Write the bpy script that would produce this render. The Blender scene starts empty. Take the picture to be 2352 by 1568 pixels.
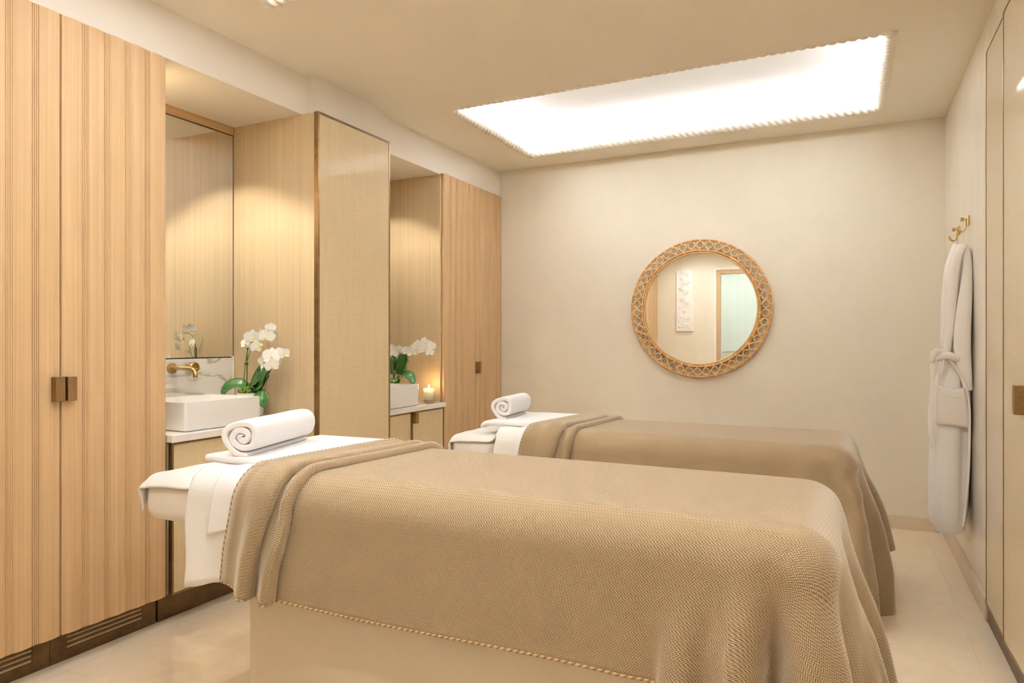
import bpy, bmesh, math, random
import numpy as np
from mathutils import Vector, Matrix
random.seed(7); RNG = np.random.default_rng(7)
PI = math.pi
SC = bpy.context.scene
COL = SC.collection

# ------------------------------------------------------------------ camera, exposure, lights
CAM_Z = 1.2
cd = bpy.data.cameras.new('camera'); cd.sensor_width = 36; cd.lens = 24.0; cd.clip_start = 0.02
cam = bpy.data.objects.new('camera', cd); COL.objects.link(cam)
cam.location = (0, 0, CAM_Z); cam.rotation_euler = (PI/2, 0, math.atan(774/1568))
SC.camera = cam
vs = SC.view_settings
vs.view_transform = 'Standard'; vs.look = 'None'; vs.gamma = 1; vs.use_curve_mapping = False
vs.exposure = 0.45
wd = bpy.data.worlds.new('world'); SC.world = wd; wd.use_nodes = True
wd.node_tree.nodes['Background'].inputs[0].default_value = (1.0, 0.9, 0.75, 1)
wd.node_tree.nodes['Background'].inputs[1].default_value = 0.0
try:
    SC.cycles.max_bounces = 10; SC.cycles.diffuse_bounces = 6; SC.cycles.glossy_bounces = 4
    SC.cycles.transmission_bounces = 8; SC.cycles.caustics_reflective = False; SC.cycles.caustics_refractive = False
except Exception: pass

LED = (0.93, 1.02, 1.17)
def area(name, loc, sx, sy, power, rot=(0, 0, 0), color=LED):
    l = bpy.data.lights.new(name, 'AREA'); l.shape = 'RECTANGLE'; l.size = sx; l.size_y = sy; l.energy = power; l.color = color
    o = bpy.data.objects.new(name, l); COL.objects.link(o); o.location = loc; o.rotation_euler = rot; return o
def spot(name, loc, power, angle, blend, radius, rot=(0, 0, 0), color=(1.0, 0.94, 0.82)):
    l = bpy.data.lights.new(name, 'SPOT'); l.energy = power; l.spot_size = angle; l.spot_blend = blend; l.shadow_soft_size = radius; l.color = color
    o = bpy.data.objects.new(name, l); COL.objects.link(o); o.location = loc; o.rotation_euler = rot; return o

CEIL = 2.607
COVES = [(-2.17, 0.168, 3.565, 4.725), (-2.17, 0.168, 0.946, 2.106)]     # openings in the ceiling
POCKET = 0.085; COVE_TOP = CEIL + 0.175
COVE_WS = (6.5, 24.5)      # watts per metre of strip
for (x0, x1, y0, y1), COVE_W in zip(COVES, COVE_WS):
    p = POCKET/2; z = CEIL + 0.088
    area('cove_strip_light', ((x0+x1)/2, y0-p, z), x1-x0+.1, .02, COVE_W*(x1-x0), (PI, 0, 0))
    area('cove_strip_light', ((x0+x1)/2, y1+p, z), x1-x0+.1, .02, COVE_W*(x1-x0), (PI, 0, 0))
    area('cove_strip_light', (x0-p, (y0+y1)/2, z), .02, y1-y0+.1, COVE_W*(y1-y0), (PI, 0, 0))
    area('cove_strip_light', (x1+p, (y0+y1)/2, z), .02, y1-y0+.1, COVE_W*(y1-y0), (PI, 0, 0))
# niche downlights, recessed in the soffits over the two basins
NICHE_LAMPS = [(-2.80, 2.03), (-3.02, 2.22), (-2.80, 3.50), (-3.0, 3.68)]
for i, (x, y) in enumerate(NICHE_LAMPS):
    spot('niche_spot_light', (x, y, 2.375), (21, 22, 13, 14)[i], math.radians(122), 0.3, 0.012)

# added unseen fill spots over the entrance strip, brightening bed fronts and front wall
FILL_LAMPS = [(-2.0, .42), (-1.1, .42), (-.2, .42)]
for (x, y) in FILL_LAMPS: spot('ceiling_spot_light', (x, y, CEIL-.012), 20, math.radians(150), 0.6, 0.035, color=(0.97, 1.0, 1.05))

# ------------------------------------------------------------------ helpers
def link(name, me, mat=None, parent=None, smooth=False):
    o = bpy.data.objects.new(name, me); COL.objects.link(o)
    if mat is not None and not me.materials: me.materials.append(mat)
    if parent is not None: o.parent = parent
    if smooth:
        me.polygons.foreach_set('use_smooth', [True]*len(me.polygons))
    return o
def pyd(name, v, f, mat=None, parent=None, smooth=False, uv=None):
    me = bpy.data.meshes.new(name); me.from_pydata([tuple(map(float, p)) for p in v], [], f); me.update()
    if uv is not None:
        l = me.uv_layers.new(name='UVMap')
        li = np.empty(len(me.loops), dtype=np.int32); me.loops.foreach_get('vertex_index', li)
        l.data.foreach_set('uv', np.asarray(uv, dtype=np.float32)[li].ravel())
    return link(name, me, mat, parent, smooth)
class MB:
    def __init__(s): s.v = []; s.f = []
    def add(s, v, f):
        n = len(s.v); s.v += [tuple(p) for p in v]; s.f += [tuple(i+n for i in q) for q in f]; return s
    def box(s, x0, x1, y0, y1, z0, z1, b=0.0, seg=2):
        bm = bmesh.new(); bmesh.ops.create_cube(bm, size=1)
        for q in bm.verts: q.co = Vector((x0 if q.co.x < 0 else x1, y0 if q.co.y < 0 else y1, z0 if q.co.z < 0 else z1))
        if b > 0: bmesh.ops.bevel(bm, geom=list(bm.edges), offset=b, segments=seg, affect='EDGES', profile=.5)
        bm.verts.index_update()
        s.add([q.co[:] for q in bm.verts], [[q.index for q in f.verts] for f in bm.faces]); bm.free(); return s
    def tube(s, path, r, n=8, closed=False, caps=True):
        P = [Vector(p) for p in path]; m = len(P); R = r if hasattr(r, '__len__') else [r]*m
        base = len(s.v); up = None
        for i, p in enumerate(P):
            if closed: t = P[(i+1) % m]-P[i-1]
            else: t = P[min(i+1, m-1)]-P[max(i-1, 0)]
            t.normalize()
            if up is None:
                up = Vector((0, 0, 1)) if abs(t.z) < .9 else Vector((1, 0, 0))
            a = (up - t*up.dot(t)).normalized(); b = t.cross(a); up = a
            for k in range(n):
                an = 2*PI*k/n; s.v.append(tuple(p + (a*math.cos(an)+b*math.sin(an))*R[i]))
        for i in range(m if closed else m-1):
            j = (i+1) % m
            for k in range(n):
                k2 = (k+1) % n; s.f.append((base+i*n+k, base+i*n+k2, base+j*n+k2, base+j*n+k))
        if not closed and caps:
            s.f.append(tuple(base+k for k in range(n))[::-1]); s.f.append(tuple(base+(m-1)*n+k for k in range(n)))
        return s
    def lathe(s, prof, c=(0, 0, 0), n=24, axis='z'):
        base = len(s.v)
        for (r, h) in prof:
            for k in range(n):
                a = 2*PI*k/n; x, y = r*math.cos(a), r*math.sin(a)
                p = {'z': (x, y, h), 'x': (h, x, y), 'y': (x, h, y)}[axis]
                s.v.append((c[0]+p[0], c[1]+p[1], c[2]+p[2]))
        for i in range(len(prof)-1):
            for k in range(n):
                k2 = (k+1) % n; s.f.append((base+i*n+k, base+i*n+k2, base+(i+1)*n+k2, base+(i+1)*n+k))
        return s
    def sphere(s, c, r, n=10, m=7, sq=(1, 1, 1)):
        return s.add([(c[0]+sq[0]*r*math.sin(PI*i/m)*math.cos(2*PI*k/n), c[1]+sq[1]*r*math.sin(PI*i/m)*math.sin(2*PI*k/n), c[2]+sq[2]*r*math.cos(PI*i/m)) for i in range(m+1) for k in range(n)],
                     [(i*n+k, (i+1)*n+k, (i+1)*n+(k+1) % n, i*n+(k+1) % n) for i in range(m) for k in range(n)])
    def build(s, name, mat=None, parent=None, smooth=False):
        o = pyd(name, s.v, s.f, mat, parent, smooth)
        bm = bmesh.new(); bm.from_mesh(o.data); bmesh.ops.recalc_face_normals(bm, faces=bm.faces); bm.to_mesh(o.data); bm.free()
        if smooth:
            try: o.data.set_sharp_from_angle(angle=math.radians(40))
            except Exception: pass
        return o
def boxo(name, x0, x1, y0, y1, z0, z1, mat, parent=None, b=0.0):
    return MB().box(x0, x1, y0, y1, z0, z1, b).build(name, mat, parent)
def thing(name, label, cat, loc=(0, 0, 0), group=None):
    o = bpy.data.objects.new(name, None); COL.objects.link(o); o.empty_display_size = .05
    o['label'] = label; o['category'] = cat
    if group: o['group'] = group
    return o
def tag(o, label, cat, group=None):
    o['label'] = label; o['category'] = cat
    if group: o['group'] = group
    return o
def struct(o): o['kind'] = 'structure'; return o
def catmull(Q, ts):
    """Q: (n,...) samples at integer positions, ts: float positions."""
    Q = np.asarray(Q, float); n = len(Q); ts = np.clip(np.asarray(ts, float), 0, n-1-1e-9); i = np.floor(ts).astype(int); f = (ts-i).reshape((-1,)+(1,)*(Q.ndim-1))
    p0 = Q[np.clip(i-1, 0, n-1)]; p1 = Q[i]; p2 = Q[np.clip(i+1, 0, n-1)]; p3 = Q[np.clip(i+2, 0, n-1)]
    return .5*((2*p1)+(-p0+p2)*f+(2*p0-5*p1+4*p2-p3)*f*f+(-p0+3*p1-3*p2+p3)*f**3)
def smooth_path(pts, n):
    return [tuple(p) for p in catmull(np.array(pts, float), np.linspace(0, len(pts)-1, n))]
def grid_faces(nr, nc, wrap=False):
    return [(i*nc+j, i*nc+(j+1) % nc, (i+1)*nc+(j+1) % nc, (i+1)*nc+j) for i in range(nr-1) for j in range(nc if wrap else nc-1)]

# ------------------------------------------------------------------ materials
def new_mat(name):
    m = bpy.data.materials.new(name); m.use_nodes = True
    return m, m.node_tree, m.node_tree.nodes['Principled BSDF']
def nd(nt, t, **kw):
    n = nt.nodes.new(t)
    for k, v in kw.items():
        if k.startswith('i_'): n.inputs[k[2:]].default_value = v
        else: setattr(n, k, v)
    return n
def lin(c):  # sRGB 0-255 -> linear rgba
    f = lambda u: (u/12.92 if u <= .04045 else ((u+.055)/1.055)**2.4)
    return tuple(f(x/255) for x in c)+(1,)
def ramp(nt, stops):
    r = nt.nodes.new('ShaderNodeValToRGB'); e = r.color_ramp.elements
    while len(e) < len(stops): e.new(0.5)
    for k, (p, c) in zip(e, stops): k.position = p; k.color = c
    return r
def coords(nt, scale, kind='Object'):
    tc = nt.nodes.new('ShaderNodeTexCoord'); mp = nt.nodes.new('ShaderNodeMapping'); mp.inputs['Scale'].default_value = scale
    nt.links.new(tc.outputs[kind], mp.inputs[0]); return mp
def bump(nt, bsdf, h, strength, dist):
    b = nd(nt, 'ShaderNodeBump'); b.inputs['Strength'].default_value = strength; b.inputs['Distance'].default_value = dist
    nt.links.new(h, b.inputs['Height']); nt.links.new(b.outputs[0], bsdf.inputs['Normal'])
def plain(name, c, rough=.5, metal=0, coat=0, spec=.5, noise=0, nscale=40, bumpd=0, sheen=0, emit=None, estr=0):
    m, nt, b = new_mat(name); c = c if len(c) == 4 else tuple(c)+(1,)
    b.inputs['Base Color'].default_value = c; b.inputs['Roughness'].default_value = rough; b.inputs['Metallic'].default_value = metal
    b.inputs['Coat Weight'].default_value = coat; b.inputs['Coat Roughness'].default_value = .06; b.inputs['Specular IOR Level'].default_value = spec
    b.inputs['Sheen Weight'].default_value = sheen
    if noise or bumpd:
        mp = coords(nt, (nscale,)*3); n = nd(nt, 'ShaderNodeTexNoise', i_Detail=5.0); nt.links.new(mp.outputs[0], n.inputs[0])
        if noise:
            r = ramp(nt, [(.3, tuple(x*(1-noise) for x in c[:3])+(1,)), (.7, tuple(min(1, x*(1+noise)) for x in c[:3])+(1,))])
            nt.links.new(n.outputs[0], r.inputs[0]); nt.links.new(r.outputs[0], b.inputs['Base Color'])
        if bumpd: bump(nt, b, n.outputs[0], .6, bumpd)
    if emit: b.inputs['Emission Color'].default_value = emit; b.inputs['Emission Strength'].default_value = estr
    return m
def wood(name, light, dark, scale, rough=.5, fine=1.0):
    m, nt, b = new_mat(name)
    mp = coords(nt, scale); n1 = nd(nt, 'ShaderNodeTexNoise', i_Detail=4.0, i_Scale=1.0, i_Roughness=.6); nt.links.new(mp.outputs[0], n1.inputs[0])
    mp2 = coords(nt, tuple(s*5.5 if s > 5 else s*2.2 for s in scale)); n2 = nd(nt, 'ShaderNodeTexNoise', i_Detail=3.0, i_Scale=1.0); nt.links.new(mp2.outputs[0], n2.inputs[0])
    mx = nd(nt, 'ShaderNodeMix', data_type='FLOAT'); mx.inputs[0].default_value = .5; nt.links.new(n1.outputs[0], mx.inputs[2]); nt.links.new(n2.outputs[0], mx.inputs[3])
    r = ramp(nt, [(.32, dark), (.52, tuple((a+c)/2 for a, c in zip(light, dark))), (.66, light)])
    nt.links.new(mx.outputs[0], r.inputs[0]); nt.links.new(r.outputs[0], b.inputs['Base Color'])
    b.inputs['Roughness'].default_value = rough; b.inputs['Specular IOR Level'].default_value = .35
    bump(nt, b, n2.outputs[0], .15*fine, .0006)
    return m
def raffia(name, light, dark, axes, coat=.0, rough=.55):
    """woven straw cloth: fine threads along and across; axes = index of the two in-plane coordinates"""
    m, nt, b = new_mat(name)
    def streak(along, across, sa, sb):
        s = [40, 40, 40]; s[along] = sa; s[across] = sb
        mp = coords(nt, tuple(s)); n = nd(nt, 'ShaderNodeTexNoise', i_Detail=3.0, i_Scale=1.0, i_Roughness=.65); nt.links.new(mp.outputs[0], n.inputs[0]); return n
    v = streak(axes[1], axes[0], 5.0, 330.0); h = streak(axes[0], axes[1], 9.0, 300.0); big = streak(axes[1], axes[0], 1.2, 60.0)
    a1 = nd(nt, 'ShaderNodeMath', operation='ADD'); nt.links.new(v.outputs[0], a1.inputs[0]); nt.links.new(h.outputs[0], a1.inputs[1])
    a2 = nd(nt, 'ShaderNodeMath', operation='MULTIPLY_ADD'); nt.links.new(big.outputs[0], a2.inputs[0]); a2.inputs[1].default_value = .55; nt.links.new(a1.outputs[0], a2.inputs[2])
    mul = nd(nt, 'ShaderNodeMath', operation='MULTIPLY'); nt.links.new(a2.outputs[0], mul.inputs[0]); mul.inputs[1].default_value = .392
    r = ramp(nt, [(.38, dark), (.5, tuple(.45*a+.55*c for a, c in zip(dark, light))), (.6, light)])
    nt.links.new(mul.outputs[0], r.inputs[0]); nt.links.new(r.outputs[0], b.inputs['Base Color'])
    b.inputs['Roughness'].default_value = rough; b.inputs['Coat Weight'].default_value = coat; b.inputs['Coat Roughness'].default_value = .03
    bump(nt, b, mul.outputs[0], .12, .0008)
    return m
def plaster(name, c, rough=.55, amt=.05, scale=(2.2, 2.2, 1.6), spec=.4, bd=.002):
    m, nt, b = new_mat(name)
    mp = coords(nt, scale); n = nd(nt, 'ShaderNodeTexNoise', i_Detail=6.0, i_Scale=1.0, i_Roughness=.62, i_Distortion=1.0); nt.links.new(mp.outputs[0], n.inputs[0])
    r = ramp(nt, [(.3, tuple(x*(1-amt) for x in c[:3])+(1,)), (.7, tuple(min(1, x*(1+amt)) for x in c[:3])+(1,))])
    nt.links.new(n.outputs[0], r.inputs[0]); nt.links.new(r.outputs[0], b.inputs['Base Color'])
    b.inputs['Roughness'].default_value = rough; b.inputs['Specular IOR Level'].default_value = spec
    bump(nt, b, n.outputs[0], .12, bd)
    return m
def herringbone(name, light, dark, p=.0075, hb=.0054):
    m, nt, b = new_mat(name)
    tc = nd(nt, 'ShaderNodeTexCoord'); sp = nd(nt, 'ShaderNodeSeparateXYZ'); nt.links.new(tc.outputs['UV'], sp.inputs[0])
    def M(op, a, c=None, d=None):
        n = nd(nt, 'ShaderNodeMath', operation=op)
        for i, x in enumerate((a, c, d)):
            if x is None: continue
            if isinstance(x, (int, float)): n.inputs[i].default_value = x
            else: nt.links.new(x, n.inputs[i])
        return n.outputs[0]
    tri = M('PINGPONG', M('DIVIDE', sp.outputs[1], hb), 1.0)
    par = M('MODULO', M('FLOOR', M('DIVIDE', M('ADD', sp.outputs[1], 20*hb), hb)), 2.0)
    ph = M('ADD', M('ADD', M('DIVIDE', sp.outputs[0], p), M('MULTIPLY', tri, 1.15)), M('MULTIPLY', par, .5))
    s = M('SINE', M('MULTIPLY', ph, 2*PI))
    nz = nd(nt, 'ShaderNodeTexNoise', i_Scale=420.0, i_Detail=2.0); nt.links.new(tc.outputs['UV'], nz.inputs[0])
    val = M('ADD', M('MULTIPLY_ADD', s, .5, .5), M('MULTIPLY_ADD', nz.outputs[0], .5, -.25))
    r = ramp(nt, [(.15, dark), (.72, light)]); nt.links.new(val, r.inputs[0])
    nt.links.new(r.outputs[0], b.inputs['Base Color'])
    b.inputs['Roughness'].default_value = .9; b.inputs['Specular IOR Level'].default_value = .1; b.inputs['Sheen Weight'].default_value = 1.0
    b.inputs['Sheen Roughness'].default_value = .38; b.inputs['Sheen Tint'].default_value = (1, .9, .74, 1)
    bump(nt, b, val, .5, .0012)
    return m
def stitch(name, light, dark, p=.0062):
    m, nt, b = new_mat(name)
    tc = nd(nt, 'ShaderNodeTexCoord'); w = nd(nt, 'ShaderNodeTexWave', wave_type='BANDS', bands_direction='DIAGONAL')
    w.inputs['Scale'].default_value = .314/p*.7; w.inputs['Distortion'].default_value = .5
    nt.links.new(tc.outputs['UV'], w.inputs[0]); r = ramp(nt, [(.25, dark), (.6, light)]); nt.links.new(w.outputs[0], r.inputs[0]); nt.links.new(r.outputs[0], b.inputs['Base Color'])
    b.inputs['Roughness'].default_value = .9; bump(nt, b, w.outputs[0], .6, .002)
    return m
def terry(name, c, scale=650, d=.0022):
    m, nt, b = new_mat(name)
    b.inputs['Base Color'].default_value = c; b.inputs['Roughness'].default_value = .95; b.inputs['Specular IOR Level'].default_value = .05
    b.inputs['Sheen Weight'].default_value = .25; b.inputs['Sheen Roughness'].default_value = .5
    mp = coords(nt, (1, 1, 1)); n = nd(nt, 'ShaderNodeTexNoise', i_Scale=float(scale), i_Detail=3.0); nt.links.new(mp.outputs[0], n.inputs[0])
    n2 = nd(nt, 'ShaderNodeTexNoise', i_Scale=float(scale)/9, i_Detail=2.0); nt.links.new(mp.outputs[0], n2.inputs[0])
    a = nd(nt, 'ShaderNodeMath', operation='ADD'); nt.links.new(n.outputs[0], a.inputs[0]); nt.links.new(n2.outputs[0], a.inputs[1])
    bump(nt, b, a.outputs[0], .55, d)
    return m

M_wall = plaster('wall_plaster', (.78, .70, .56, 1), .5, .03)
M_wallR = plaster('polished_plaster', (.83, .76, .63, 1), .22, .05, (1.5, 7, 2.0), .5, .001)
M_ceil = plaster('ceiling_paint', (.88, .81, .69, 1), .7, .012)
M_bulk = plaster('bulkhead_paint', (.86, .79, .70, 1), .6, .01)
M_white = plain('cove_white', (.92, .91, .89), .6)
M_floor = plaster('limestone_tile', (.80, .66, .475, 1), .32, .05, (9, 9, 9), .5, .0006)
M_grout = plain('grout', (.78, .65, .475), .6)
M_base = plaster('baseboard_stone', (.68, .56, .40, 1), .4, .03, (8, 8, 8))
M_wood = wood('fluted_oak', (.585, .39, .205, 1), (.46, .288, .135, 1), (34, 34, .35))
M_woodp = wood('oak_panel', (.58, .44, .265, 1), (.47, .345, .20, 1), (26, 26, .45), .42)
M_woodh = wood('oak_panel_horizontal', (.56, .39, .21, 1), (.42, .27, .13, 1), (26, 1.2, 26), .45)
M_raf = raffia('raffia_cloth', (.67, .52, .305, 1), (.56, .415, .225, 1), (1, 2), .12)
M_rafg = raffia('lacquered_raffia', (.66, .53, .33, 1), (.61, .48, .29, 1), (1, 2), 1.0)
M_bronze = plain('dark_bronze', (.115, .068, .030), .42, .75, noise=.25, nscale=6)
M_bronze2 = plain('bronze_edge', (.23, .135, .055), .34, .85, noise=.15, nscale=5)
M_handle = plain('bronze_handle', (.25, .145, .055), .38, .8, noise=.12, nscale=30)
M_brass = plain('aged_brass', (.50, .345, .145), .3, 1.0, noise=.15, nscale=60)
M_brassb = plain('bright_brass', (.68, .56, .20), .2, 1.0)
M_black = plain('dark_void', (.012, .009, .006), .8)
M_ceramic = plain('white_ceramic', (.86, .83, .79), .12, coat=.5)
M_counter = plain('white_quartz', (.84, .79, .73), .2, coat=.3, noise=.03, nscale=5)
M_mirror = plain('mirror_glass', (.93, .94, .92), .0, 1.0)
M_terry = terry('white_terry', (.88, .845, .80, 1))
M_towel = terry('white_velour_towel', (.885, .86, .85, 1), 900, .001)
M_robe = terry('robe_velour', (.90, .84, .78, 1), 700, .0012)
M_cream = plain('cream_vinyl', (.80, .74, .66), .45, noise=.02, nscale=8)
M_plinth = plain('table_base_laminate', (.62, .51, .375), .5, noise=.015, nscale=5)
BL, BD = (.48, .35, .21, 1), (.15, .09, .040, 1)
M_blanket = herringbone('herringbone_wool', BL, BD)
M_hem = stitch('hem_stitch', (.55, .38, .20, 1), (.26, .145, .06, 1))
M_rattan = plain('rattan_pole', (.50, .255, .085), .38, noise=.25, nscale=18)
M_rattanl = plain('rattan_light', (.66, .42, .17), .4, noise=.15, nscale=30)
M_petal = plain('orchid_petal', (.90, .885, .84), .5, spec=.3, sheen=.15)
M_lip = plain('orchid_lip', (.84, .66, .24), .5, noise=.45, nscale=160)
M_bud = plain('orchid_bud', (.58, .66, .22), .45)
M_stem = plain('orchid_stem', (.15, .25, .05), .45, noise=.25, nscale=50)
M_leaf = plain('orchid_leaf', (.045, .15, .025), .3, noise=.3, nscale=14)
M_moss = plain('moss', (.20, .34, .035), .9, noise=.5, nscale=120, bumpd=.004)
M_stake = plain('plant_stake', (.03, .02, .015), .5)
M_pot = plain('white_pot', (.82, .79, .74), .35)
M_soil = plain('bark_soil', (.05, .035, .02), .9, noise=.5, nscale=90, bumpd=.004)
def marble():
    m, nt, b = new_mat('veined_marble'); tc = nd(nt, 'ShaderNodeTexCoord'); mp = nd(nt, 'ShaderNodeMapping')
    mp.inputs['Rotation'].default_value = (math.radians(40), 0, 0); mp.inputs['Scale'].default_value = (2, 1.3, 4.6)
    nt.links.new(tc.outputs['Object'], mp.inputs[0])
    n = nd(nt, 'ShaderNodeTexNoise', i_Scale=1.15, i_Detail=7.0, i_Roughness=.6, i_Distortion=.9); nt.links.new(mp.outputs[0], n.inputs[0])
    s = nd(nt, 'ShaderNodeMath', operation='SUBTRACT'); s.inputs[1].default_value = .5; nt.links.new(n.outputs[0], s.inputs[0])
    a = nd(nt, 'ShaderNodeMath', operation='ABSOLUTE'); nt.links.new(s.outputs[0], a.inputs[0])
    r = ramp(nt, [(0, (.46, .41, .32, 1)), (.014, (.70, .66, .58, 1)), (.05, (.84, .81, .76, 1))]); nt.links.new(a.outputs[0], r.inputs[0]); nt.links.new(r.outputs[0], b.inputs['Base Color'])
    b.inputs['Roughness'].default_value = .12; return m
M_marble = marble()

# ------------------------------------------------------------------ room shell
XL, XR, YB, YF, XW = -2.58, 0.54, 5.03, -0.16, -3.15
fl = struct(boxo('floor', XW, 1.2, YF-.1, YB+.05, -.06, -.004, M_grout))
tj = .0003; tile_me = None
xs = [-2.565+.6*k for k in range(-1, 7)]; ys = [2.115+.6*k for k in range(-4, 6)]
tile_v = MB().box(tj, .6-tj, tj, .6-tj, -.004, 0, 0)
tile_me = bpy.data.meshes.new('tile'); tile_me.from_pydata(tile_v.v, [], tile_v.f); tile_me.materials.append(M_floor)
for x in xs:
    for y in ys:
        if y < YB and y+.6 > YF-.05 and x < .62:
            o = link('tile', tile_me, None, fl); o.location = (x, y, 0)
struct(boxo('wall_back', XW-.1, 1.2, YB, YB+.1, 0, CEIL+.3, M_wall))
struct(boxo('wall_right', XR, XR+.1, YF-.1, YB, 0, CEIL+.3, M_wallR))
struct(boxo('wall_left', XW-.1, XW, YF-.1, YB, 0, CEIL+.3, M_wall))
wf = MB()
DX0, DX1, DZ = -1.75, -.80, 2.262
wf.box(XW-.1, DX0, YF-.1, YF, 0, CEIL+.3).box(DX1, XR+.1, YF-.1, YF, 0, CEIL+.3).box(DX0, DX1, YF-.1, YF, DZ, CEIL+.3)
struct(wf.build('wall_front', M_wall))
# ceiling with the two coved openings
ce = MB()
X0, X1 = XW-.1, XR+.1
cx0, cx1 = COVES[0][0], COVES[0][1]
yb = [YF-.1, COVES[1][2], COVES[1][3], COVES[0][2], COVES[0][3], YB+.05]
for k in (0, 2, 4): ce.box(X0, X1, yb[k], yb[k+1], CEIL, CEIL+.03)
for k in (1, 3): ce.box(X0, cx0, yb[k], yb[k+1], CEIL, CEIL+.03).box(cx1, X1, yb[k], yb[k+1], CEIL, CEIL+.03)
ceil = struct(ce.build('ceiling', M_ceil))
for (x0, x1, y0, y1) in COVES:
    p = POCKET; t = .02; zt = COVE_TOP
    cv = MB()
    cv.box(x0-p-t, x1+p+t, y0-p-t, y1+p+t, zt, zt+t)
    cv.box(x0-p-t, x0-p, y0-p, y1+p, CEIL+.03, zt).box(x1+p, x1+p+t, y0-p, y1+p, CEIL+.03, zt)
    cv.box(x0-p, x1+p, y0-p-t, y0-p, CEIL+.03, zt).box(x0-p, x1+p, y1+p, y1+p+t, CEIL+.03, zt)
    cv.build('cove_recess', M_white, ceil)
def rope(x0, x1, y0, y1, name, i):
    """twisted rope moulding along the four edges of an opening"""
    R, amp, lead, n = .022, .0075, .132, 27
    mb = MB()
    def run(a, b):
        a = Vector(a); b = Vector(b); L = (b-a).length; t = (b-a).normalized(); u = Vector((0, 0, 1)); w = t.cross(u)
        a = a-t*.018; L += .036; m = max(8, int(L/.008)); base = len(mb.v)
        for q in range(m+1):
            c = a+t*(L*q/m)
            for k in range(n):
                an = 2*PI*k/n; r = R + amp*abs(math.sin(1.5*(an + 2*PI*(L*q/m)/lead)))*1.6
                mb.v.append(tuple(c+u*(r*math.sin(an))+w*(r*math.cos(an))))
        for q in range(m):
            for k in range(n):
                k2 = (k+1) % n; mb.f.append((base+q*n+k, base+q*n+k2, base+(q+1)*n+k2, base+(q+1)*n+k))
    z = CEIL+.024; e = .012
    run((x0-e, y0-e, z), (x1+e, y0-e, z)); run((x1+e, y0-e, z), (x1+e, y1+e, z)); run((x1+e, y1+e, z), (x0-e, y1+e, z)); run((x0-e, y1+e, z), (x0-e, y0-e, z))
    return struct(mb.build(name, M_rope, None, True))
M_rope = plain('moulding_plaster', (.86, .79, .68), .6)
rope(*COVES[0], 'trim_1', 0); rope(*COVES[1], 'trim_2', 1)
# bulkheads over the fitted units
ST = 2.395
struct(MB().box(XW, XL-.003, YF, 1.937, ST+.001, CEIL).box(XW, XL-.003, 1.937, 2.78, ST, CEIL).build('trim_3', M_bulk))
struct(boxo('trim_4', XW, -2.548, 2.78, 3.40, ST+.012, CEIL, M_bulk))
struct(MB().box(XW, -2.595, 3.40, 4.115, ST-.012, CEIL).box(XW, -2.595, 4.115, YB, ST, CEIL).build('trim_5', M_bulk))
# baseboards
struct(boxo('baseboard_back', -2.55, XR, YB-.012, YB, 0, .082, M_base, b=.002))
struct(MB().box(XR-.016, XR, 3.54, YB-.012, 0, .095, .002).box(XR-.016, XR, YF, 2.2, 0, .095, .002).build('baseboard_right', M_base))
struct(MB().box(-2.56, DX0-.04, YF, YF+.012, 0, .082, .002).box(DX1+.04, XR-.016, YF, YF+.012, 0, .082, .002).build('baseboard_front', M_base))

# ------------------------------------------------------------------ fluted wardrobes
def door_profile(w, period=.0866, x_off=0.0):
    """(y, depth) points of a softly waved front with three reeds in each valley"""
    pts = [(0.0, -.008), (.002, -.002)]; n = max(1, round(w/period)); P = w/n
    for k in range(n):
        for t in np.linspace(0.15, .85, 9):
            pts.append((P*(k+t), .0048*math.sin(PI*(t-.15)/.70)**.8 - .0005))
        if k < n-1:
            c = P*(k+1)
            for g in (-.0102, -.0034, .0034, .0102):
                e = .0003*((k*7+int(g*1e4)) % 4); pts += [(c+g-.0018, -.0002), (c+g-.0005, -.0026-e), (c+g+.0005, -.0026-e), (c+g+.0018, -.0002)]
    pts += [(w-.002, -.002), (w, -.008)]
    pts.sort(); return pts
def fluted_door(y0, y1, z0, z1, xf, parent, thick=.02):
    pr = door_profile(y1-y0); n = len(pr); v = []
    for z in (z0, z1):
        v += [(xf+d, y0+y, z) for y, d in pr]
        v += [(xf-thick, y0+y, z) for y, d in pr]
    N = 2*n; f = []
    for i in range(n-1):
        f.append((i, i+1, N+i+1, N+i)); f.append((n+i+1, n+i, N+n+i, N+n+i+1))
        f.append((i+1, i, n+i, n+i+1)); f.append((N+i, N+i+1, N+n+i+1, N+n+i))
    f.append((0, N, N+n, n)); f.append((n-1, 2*n-1, N+2*n-1, N+n-1))
    mb = MB().add(v, f); return mb.build('door', M_wood, parent)
def tab_handle(parent, y, z, xf, w=.033, h=.088):
    o = MB().box(xf-.002, xf+.034, y, y+w, z-h/2, z+h/2, .0012, 1).build('handle', M_handle, parent); return o
def grille(y0, y1, x, parent, slots=3):
    """bronze plinth panel with three long slots"""
    z0, z1 = 0.0, .118; a, b = y0+.06, y1-.06; mb = MB(); t = .004
    hs = [(.040, .050), (.058, .068), (.076, .086)]
    mb.box(x-t, x, y0, a, z0, z1).box(x-t, x, b, y1, z0, z1)
    zz = [z0]+[q for h in hs for q in h]+[z1]
    for i in range(0, len(zz), 2): mb.box(x-t, x, a, b, zz[i], zz[i+1])
    o = mb.build('vent_grille', M_bronze, parent)
    boxo('grille_void', x-.05, x-.03, a-.02, b+.02, z0+.01, z1, M_black, o)
    return o
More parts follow.
